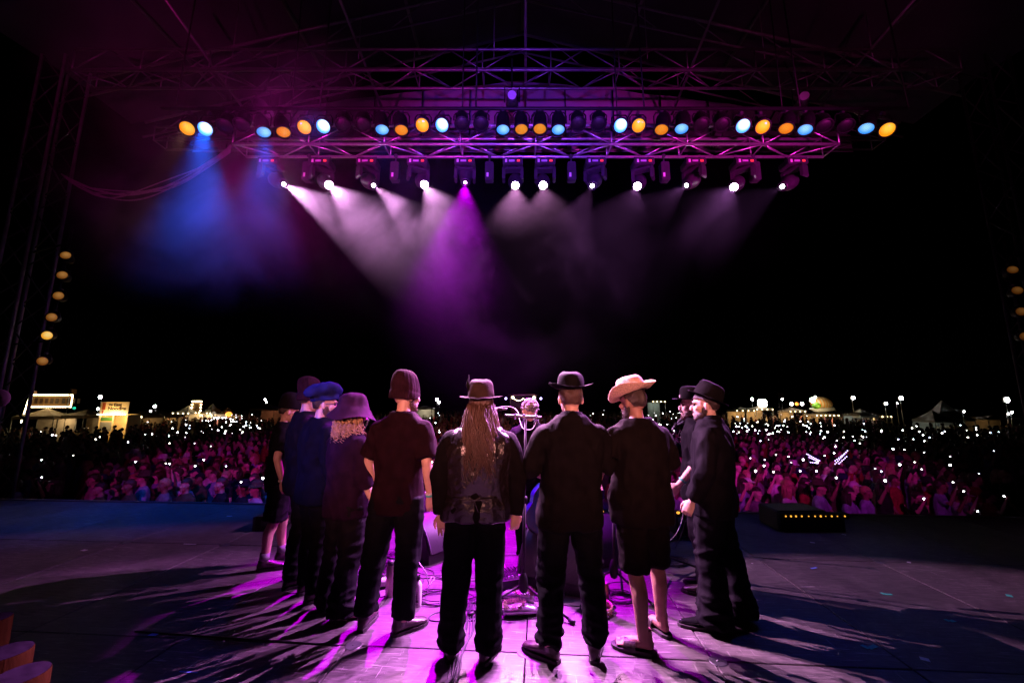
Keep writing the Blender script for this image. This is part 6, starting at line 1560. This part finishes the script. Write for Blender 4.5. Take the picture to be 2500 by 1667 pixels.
# Noodle stall
Yn = 33.0; s = Yn / FPX * CT                          # metres per pixel there, roughly
g = G(282, Yn); t = thing('noodle_stall', 'yellow-lit noodle stall with a large lettered sign board above its counter', 'stall', g, R(8))
w = 66 * s * 0.92; zc, zs = Zat(1012, Yn), Zat(981, Yn)
sh = zs - zc
mb = MB(); mb.box((0, 0, (zc + zs) / 2), (w, 0.06, sh)); sb = put('sign_board', mb, M['sign_board'], t)
letters(sb, 'Far', (-w * 0.20, -0.045, zc + sh * 0.70), sh * 0.22, 'sign_dark'); letters(sb, 'East', (-w * 0.035, -0.045, zc + sh * 0.66), sh * 0.34, 'sign_dark'); letters(sb, 'Noodles', (-w * 0.23, -0.045, zc + sh * 0.36), sh * 0.37, 'sign_dark')
mb = MB(); mb.box((-w * 0.38, -0.04, zc + sh * 0.66), (w * 0.11, 0.02, sh * 0.55)); mb.box((-w * 0.40, -0.04, zc + sh * 0.22), (w * 0.05, 0.02, sh * 0.26)); put('sign_emblem', mb, M['sign_red'], sb)
mb = MB(); mb.box((0, 1.4, zc / 2), (w, 0.05, zc)); put('back_wall', mb, M['sign_board'], t)
for sx in (-1, 1): mb = MB(); mb.box((sx * w / 2, 0.7, zc / 2), (0.05, 1.4, zc)); put('side_wall', mb, M['sign_board'], t)
mb = MB(); mb.box((0, 0.0, 0.95), (w, 0.5, 0.08)); put('counter', mb, M['stall_wall'], t)
mb = MB(); mb.box((-w * 0.22, -0.02, zc - 0.35), (w * 0.42, 0.03, 0.3)); M['menu_green'] = nmat('menu_green', (0.08, 0.2, 0.03), 0.6); put('menu_board', mb, M['menu_green'], t)
mb = MB(); mb.box((-w * 0.22, -0.02, zc - 0.95), (w * 0.42, 0.03, 0.75)); put('menu_board', mb, M['canvas_white'], t)
mb = MB(); mb.box((0.02, -0.02, zc / 2), (0.09, 0.06, zc)); put('post', mb, M['sign_board'], t)
mb = MB(); mb.tube([(-w * 0.5, -0.22, zc + 0.02), (w * 0.48, -0.22, zc + 0.02)], 0.035, 6); put('tube_light', mb, M['tube_white'], t)
stall_light(t, (0.1, -0.5, zc + 0.05), 110, (1.0, 0.66, 0.25), 0.3); stall_light(t, (0.2, 0.7, zc - 0.3), 60, (1.0, 0.62, 0.2), 0.2)
# String-light stall at far left
Yl = 34.0; s = Yl / FPX * CT
g = G(118, Yl); t = thing('string_light_stall', 'stall outlined by rows of warm bulbs with a long sign panel at far left', 'stall', g, R(10))
k = 0.88
zt, zm, zb = Zat(964, Yl, 100), Zat(993, Yl, 100), Zat(1030, Yl, 100)
x0, x1 = (72 - 118) * s * k, (173 - 118) * s * k
mb = MB(); mb.box(((x0 + x1) / 2, 0.04, (zt + zm) / 2), (x1 - x0, 0.06, zt - zm)); M['sign_brown'] = nmat('brown_sign_panel', (0.22, 0.12, 0.04), 0.7); put('sign_panel', mb, M['sign_brown'], t)
bulbs_along(t, (x0, -0.03, zt), (x1, -0.03, zt), 26, 0.05); bulbs_along(t, (x0, -0.03, zm), (x1, -0.03, zm), 26, 0.05); bulbs_along(t, (x1, -0.03, zt - .15), (x1, -0.03, zm + .15), 6, 0.05); bulbs_along(t, (x0, -0.03, zt - .15), (x0 - 0.25, -0.03, zb), 16, 0.05)
bulbs_along(t, (x0 + .5, -0.1, zb + 0.45), (x0 + 1.3, -0.1, zb + 0.45), 7, 0.04)
mb = MB()
for k_ in range(9): mb.box((x0 + 0.5 + k_ * 0.37 + 0.1 * (k_ > 4), 0.0, (zt + zm) / 2), (0.22, 0.02, 0.42))
put('sign_lettering', mb, M['sign_dark'], t)
tent(t, (x1 - x0) * 0.95, 2.2, zm - 0.75, 0.65, 'canvas', walls=True)
mb = MB(); mb.box((0.1, 0, 0.95), (3.0, 0.5, 0.08)); put('counter', mb, M['stall_wall'], t)
stall_light(t, (0.8, 0.4, 2.0), 50, (1.0, 0.75, 0.4)); stall_light(t, (0.0, -0.9, zt - 0.4), 25, (1.0, 0.7, 0.3))
for px, py in ((158, 953), (86, 958)):
    pass
# string of smaller stalls
def small_stall(name, label, px, Y, wpx, ptop, mat='canvas', power=60, col=(1.0, 0.62, 0.25), rh=0.8, bul=True, rz=0.0):
    s_ = Y / FPX * CT; g_ = G(px, Y); t_ = thing(name, label, 'stall', g_, rz); w_ = wpx * s_; h_ = Zat(ptop, Y)
    tent(t_, w_, 2.4, max(1.8, h_ - rh), rh, mat)
    mb_ = MB(); mb_.box((0, -0.9, 0.95), (w_ * 0.9, 0.5, 0.1)); put('counter', mb_, M['stall_wall'], t_)
    if bul: bulbs_along(t_, (-w_ * .46, -1.25, max(1.8, h_ - rh) - 0.1), (w_ * .46, -1.25, max(1.8, h_ - rh) - 0.1), max(4, int(w_ / 0.5)), 0.06)
    if power: stall_light(t_, (0, -0.3, max(1.6, h_ - rh - 0.35)), power, col)
    return t_, w_, h_
small_stall('food_stall', 'low canvas stall between the bulb-lit sign and the noodle stall', 215, 35, 62, 1000, power=8, rh=0.45, bul=False)
small_stall('food_stall', 'dim canvas stall just right of the noodle stall', 350, 40, 60, 1004, power=35, rh=0.4)
small_stall('food_stall', 'string-lit stall beside the tall bulb tower', 405, 48, 46, 1006, power=70, rh=0.4)
small_stall('food_stall', 'white-topped stall left of the bulb tower', 462, 55, 40, 990, 'canvas_white', 80, rh=0.9)
t, w_, h_ = small_stall('bulb_tower_stall', 'stall with a tall square tower outlined in warm bulbs', 494, 56, 24, 1000, power=120, rh=0.3)
za, zb_ = Zat(1002, 56), Zat(980, 56)
mb = MB(); mb.box((0, -0.9, (za + zb_) / 2), (w_ * 0.9, 0.1, zb_ - za)); put('tower_panel', mb, M['sign_brown'], t)
bulbs_along(t, (-w_ * .45, -1.0, zb_), (w_ * .45, -1.0, zb_), 9, 0.09)
for z in (za, za + (zb_ - za) * .33, za + (zb_ - za) * .66):
    for sx in (-1, 1): bulb(t, (sx * w_ * .45, -1.0, z), 0.11)
small_stall('dome_stall', 'rounded pale tent lit from within right of the bulb tower', 520, 57, 26, 985, 'canvas_white', 240, (1.0, 0.8, 0.5), 1.2)
t, w_, h_ = small_stall('tube_lit_stall', 'dark stall with a bright white tube light and orange lantern', 558, 58, 34, 995, power=60, rh=0.9, bul=False)
mb = MB(); mb.tube([(-w_ * .45, -1.3, h_ - 1.4), (w_ * .4, -1.3, h_ - 1.4)], 0.12, 6); put('tube_light', mb, M['tube_white'], t)
mb = MB(); mb.ell((w_ * .55, -1.3, h_ - 0.9), (0.45, 0.3, 0.35), 10, 8); put('lantern', mb, M['orange_glow'], t)
small_stall('food_stall', 'dim stall with reddish lights behind the leftmost man', 655, 50, 60, 985, power=25, col=(1.0, 0.35, 0.2), rh=0.6, bul=False)
small_stall('food_stall', 'long low lit stall behind the beanie man', 1036, 60, 44, 990, 'canvas_white', 90, (1.0, 0.85, 0.6), 0.3, bul=False)
small_stall('food_stall', 'pale stall seen just right of the straw hat', 1602, 60, 30, 972, 'canvas_white', 40, (0.8, 1.0, 0.9), 0.4)
small_stall('food_stall', 'amber-lit stall nearest the black suit man', 1806, 55, 44, 993, power=120, rh=0.4)
t, w_, h_ = small_stall('lantern_stall', 'stall under a cluster of white globe lanterns', 1852, 55, 40, 990, power=150, rh=0.4)
for k in range(6): bulb(t, (-0.6 + 0.32 * (k % 3) , -1.3, h_ + 0.15 + 0.4 * (k // 3)), 0.30, 'tube_white', 'globe_lantern')
t, w_, h_ = small_stall('food_stall', 'amber-lit stall with three round lamps on its roof', 1930, 55, 38, 993, power=120, rh=0.5)
for x_, m_ in ((-0.7, 'tube_white'), (0.0, 'orange_glow'), (0.7, 'tube_white')): bulb(t, (x_, -1.2, h_ + 0.4), 0.22, m_, 'roof_lamp')
# striped inflatable shell over a stall
Ys = 55.0; s = Ys / FPX * CT
t, w_, h_ = small_stall('inflatable_stall', 'stall topped by an orange striped shell-shaped inflatable with a green ball', 2000, Ys, 56, 1006, power=110, rh=0.3)
def stripe_mat():
    m = nmat('striped_inflatable', (0.7, 0.4, 0.1), 0.5); n = m.node_tree.nodes; l = m.node_tree.links
    tc = n.new('ShaderNodeTexCoord'); wv = n.new('ShaderNodeTexWave'); wv.inputs['Scale'].default_value = 0.9; wv.inputs['Distortion'].default_value = 1.0
    l.new(tc.outputs['Object'], wv.inputs['Vector']); r = n.new('ShaderNodeValToRGB'); r.color_ramp.elements[0].color = (0.65, 0.26, 0.03, 1); r.color_ramp.elements[1].color = (0.6, 0.5, 0.28, 1)
    l.new(wv.outputs['Fac'], r.inputs['Fac']); l.new(r.outputs['Color'], n['Principled BSDF'].inputs['Base Color']); return m
M['stripe'] = stripe_mat(); M['ball_green'] = nmat('green_inflatable', (0.15, 0.4, 0.03), 0.4); M['inflat_white'] = nmat('white_inflatable', (0.7, 0.7, 0.65), 0.5)
zb_ = Zat(1003, Ys); zt = Zat(967, Ys)
mb = MB()
mb.loft([(0.3, 0, zb_ + (zt - zb_) * f_, rx, rx * 0.7) for f_, rx in ((0.22, 1.1), (0.35, 1.35), (0.5, 1.4), (0.68, 1.25), (0.84, 0.95), (0.95, 0.55), (1.0, 0.12))], 18); put('shell', mb, M['stripe'], t, True)
mb = MB(); mb.ell((-0.95, -0.7, zb_ + (zt - zb_) * 0.36), (0.5, 0.5, 0.45), 12, 8); put('ball', mb, M['ball_green'], t, True)
mb = MB(); mb.tube([(-1.7, -0.4, zb_ + .35), (-1.0, -0.5, zb_ + .12), (0.3, -0.5, zb_ + .15), (1.5, -0.4, zb_ + .3), (1.9, -0.3, zb_ + .1)], [0.1, 0.28, 0.3, 0.25, 0.1], 10); put('base_tube', mb, M['inflat_white'], t, True)
bulb(t, (-1.55, -0.9, zb_ + 1.45), 0.34, 'tube_white', 'globe_lamp'); bulb(t, (-1.1, -0.9, zb_ + 1.85), 0.16, 'tube_white', 'globe_lamp')
stall_light(t, (-1.2, -2.4, zb_ + 0.6), 120, (1.0, 0.75, 0.4))
# white peaked tents at right
small_stall('peaked_tent', 'tall dim peaked tent at the right behind the crowd', 2300, 46, 90, 984, 'canvas_white', 12, (0.9, 1.0, 0.85), 2.0, bul=False)
small_stall('peaked_tent', 'smaller pale peaked tent in front of the tall tent at right', 2272, 43, 50, 1003, 'canvas_white', 14, (0.9, 1.0, 0.85), 1.0, bul=False)
small_stall('peaked_tent', 'small dim tent left of the peaked tents', 2098, 50, 40, 998, 'canvas_white', 10, (1, .9, .7), 0.8, bul=False)
small_stall('food_stall', 'narrow white-lit booth behind the crowd at right', 2086, 47, 22, 1006, 'canvas_white', 30, (0.9, 1.0, 0.9), 0.2, bul=False)
small_stall('food_stall', 'row of dim amber stall lights at the far right', 2420, 46, 90, 1012, power=16, rh=0.3, bul=False)
small_stall('food_stall', 'low amber-lit stall between the inflatable and peaked tents', 2130, 56, 46, 1009, power=40, rh=0.3)
# mixing desk tower in the middle of the field
Yf = 55.0; s = Yf / FPX * CT
g = G(1277, Yf); t = thing('mixing_tower', 'small roofed mixing tower hung with bulbs behind the singer', 'tower', g)
zt, ze, zb_ = Zat(954, Yf), Zat(964, Yf), Zat(1002, Yf); w_ = 74 * s
M['booth'] = nmat('booth_cloth', (0.30, 0.10, 0.26), 0.8); M['booth_dark'] = nmat('booth_dark', (0.05, 0.03, 0.06), 0.8)
mb = MB(); mb.rings([[Vector((sx * w_ / 2, sy * 2.0, ze)) for sx, sy in ((-1, -1), (1, -1), (1, 1), (-1, 1))], [Vector((sx * w_ * 0.06, sy * 0.2, zt)) for sx, sy in ((-1, -1), (1, -1), (1, 1), (-1, 1))]]); put('roof', mb, M['booth'], t)
for sx in (-1, 1):
    for sy in (-1, 1): piece(t, 'post', Vector((sx * w_ * .42, sy * 1.7, 0)), Vector((sx * w_ * .42, sy * 1.7, ze)), 0.06, M['booth_dark'], 6)
mb = MB(); mb.box((0, -1.6, zb_ / 2 + 0.3), (w_ * .86, 0.08, zb_ + 0.2)); put('front_wall', mb, M['booth'], t)
mb = MB(); mb.box((0, 1.7, ze / 2), (w_ * .86, 0.08, ze)); put('back_wall', mb, M['booth_dark'], t)
for sx in (-1, 1):
    bulb(t, (sx * w_ * 0.34, -1.8, ze - 0.35), 0.17)
    P = catenary((sx * w_ * 0.34, -1.8, ze - 0.35), (0.0, -1.8, ze - 0.5), 0.35, 8)
    for q in P[1:]: bulb(t, q, 0.055)
for sx in (-1, 1): bulb(t, (sx * w_ * 0.56, -1.8, ze - 0.5), 0.16, 'led_violet', 'corner_lamp')
stall_light(t, (0, -0.6, ze - 0.6), 30, (1.0, 0.3, 0.8))
# floodlight poles
FL = [(246, 969, 40, 0.16), (241, 998, 40, 0.10), (379, 992, 45, 0.14), (369, 1003, 45, 0.09), (1067, 975, 62, 0.22), (1072, 982, 62, 0.16), (648, 975, 60, 0.11), (651, 982, 60, 0.09), (1836, 974, 60, 0.17), (1909, 974, 60, 0.14), (2082, 971, 50, 0.19), (2162, 985, 50, 0.17), (2199, 972, 50, 0.22), (2457, 976, 44, 0.26), (2460, 1010, 44, 0.10), (2469, 1006, 44, 0.10), (2190, 984, 52, 0.08), (2352, 1004, 44, 0.08)]
for k, (px, py, Y_, r_) in enumerate(FL):
    p = at(px, py, Y_); t = thing('floodlight_pole', f'pole with white floodlight beyond the crowd, {ORD[k]} from the first at left', 'floodlight', (p.x, Y_, GROUND), 0, 'floodlights beyond the crowd')
    zz = p.z - GROUND; piece(t, 'pole', Vector((0, 0.1, 0)), Vector((0, 0.1, zz + 0.2)), 0.05, M['pole'], 6)
    mb = MB(); mb.bbox((0, 0.03, zz), (r_ * 2.4, 0.14, r_ * 2.2), 0.03); put('housing', mb, M['pole'], t)
    mb = MB(); mb.lathe([(0.001, 0.0), (r_ * 0.7, 0.0), (r_, 0.02)], 12, (0, -0.06, zz), Matrix.Rotation(R(90), 3, 'X')); put('glass', mb, M['flood'], t)
p = at(181, 996, 40); t = thing('signal_lamp', 'small green lamp on a thin pole left of the noodle stall', 'lamp', (p.x, 40, GROUND)); bulb(t, (0, 0, p.z - GROUND), 0.13, 'green_led'); piece(t, 'pole', Vector((0, 0.1, 0)), Vector((0, 0.1, p.z - GROUND)), 0.03, M['pole'], 6)
# flags
M['flag'] = nmat('dull_flag_cloth', (0.25, 0.14, 0.08), 0.8)
for k, (px, py, Y_, sz) in enumerate(((178, 955, 34, 0.5), (82, 958, 34, 0.4), (1908, 965, 50, 0.8))):
    p = at(px, py, Y_); t = thing('flag', ('ragged flag at the right corner of the bulb-lit stall', 'small flag at the left corner of the bulb-lit stall', 'dim flag above the right-hand stalls')[k], 'flag', (p.x, Y_, GROUND)); zz = p.z - GROUND
    piece(t, 'pole', Vector((-sz * .5, 0, 0)), Vector((-sz * .5, 0, zz + sz * .5)), 0.025, M['pole'], 6)
    mb = MB(); V = [(-sz * .5 + sz * i / 6, 0.1 * math.sin(i * 1.4), zz + sz * (.45 - .16 * i / 6 - .75 * j)) for j in (0, 1) for i in range(7)]; mb.add(V, [(i, i + 1, i + 8, i + 7) for i in range(6)]); put('cloth', mb, M['flag'], t, True)
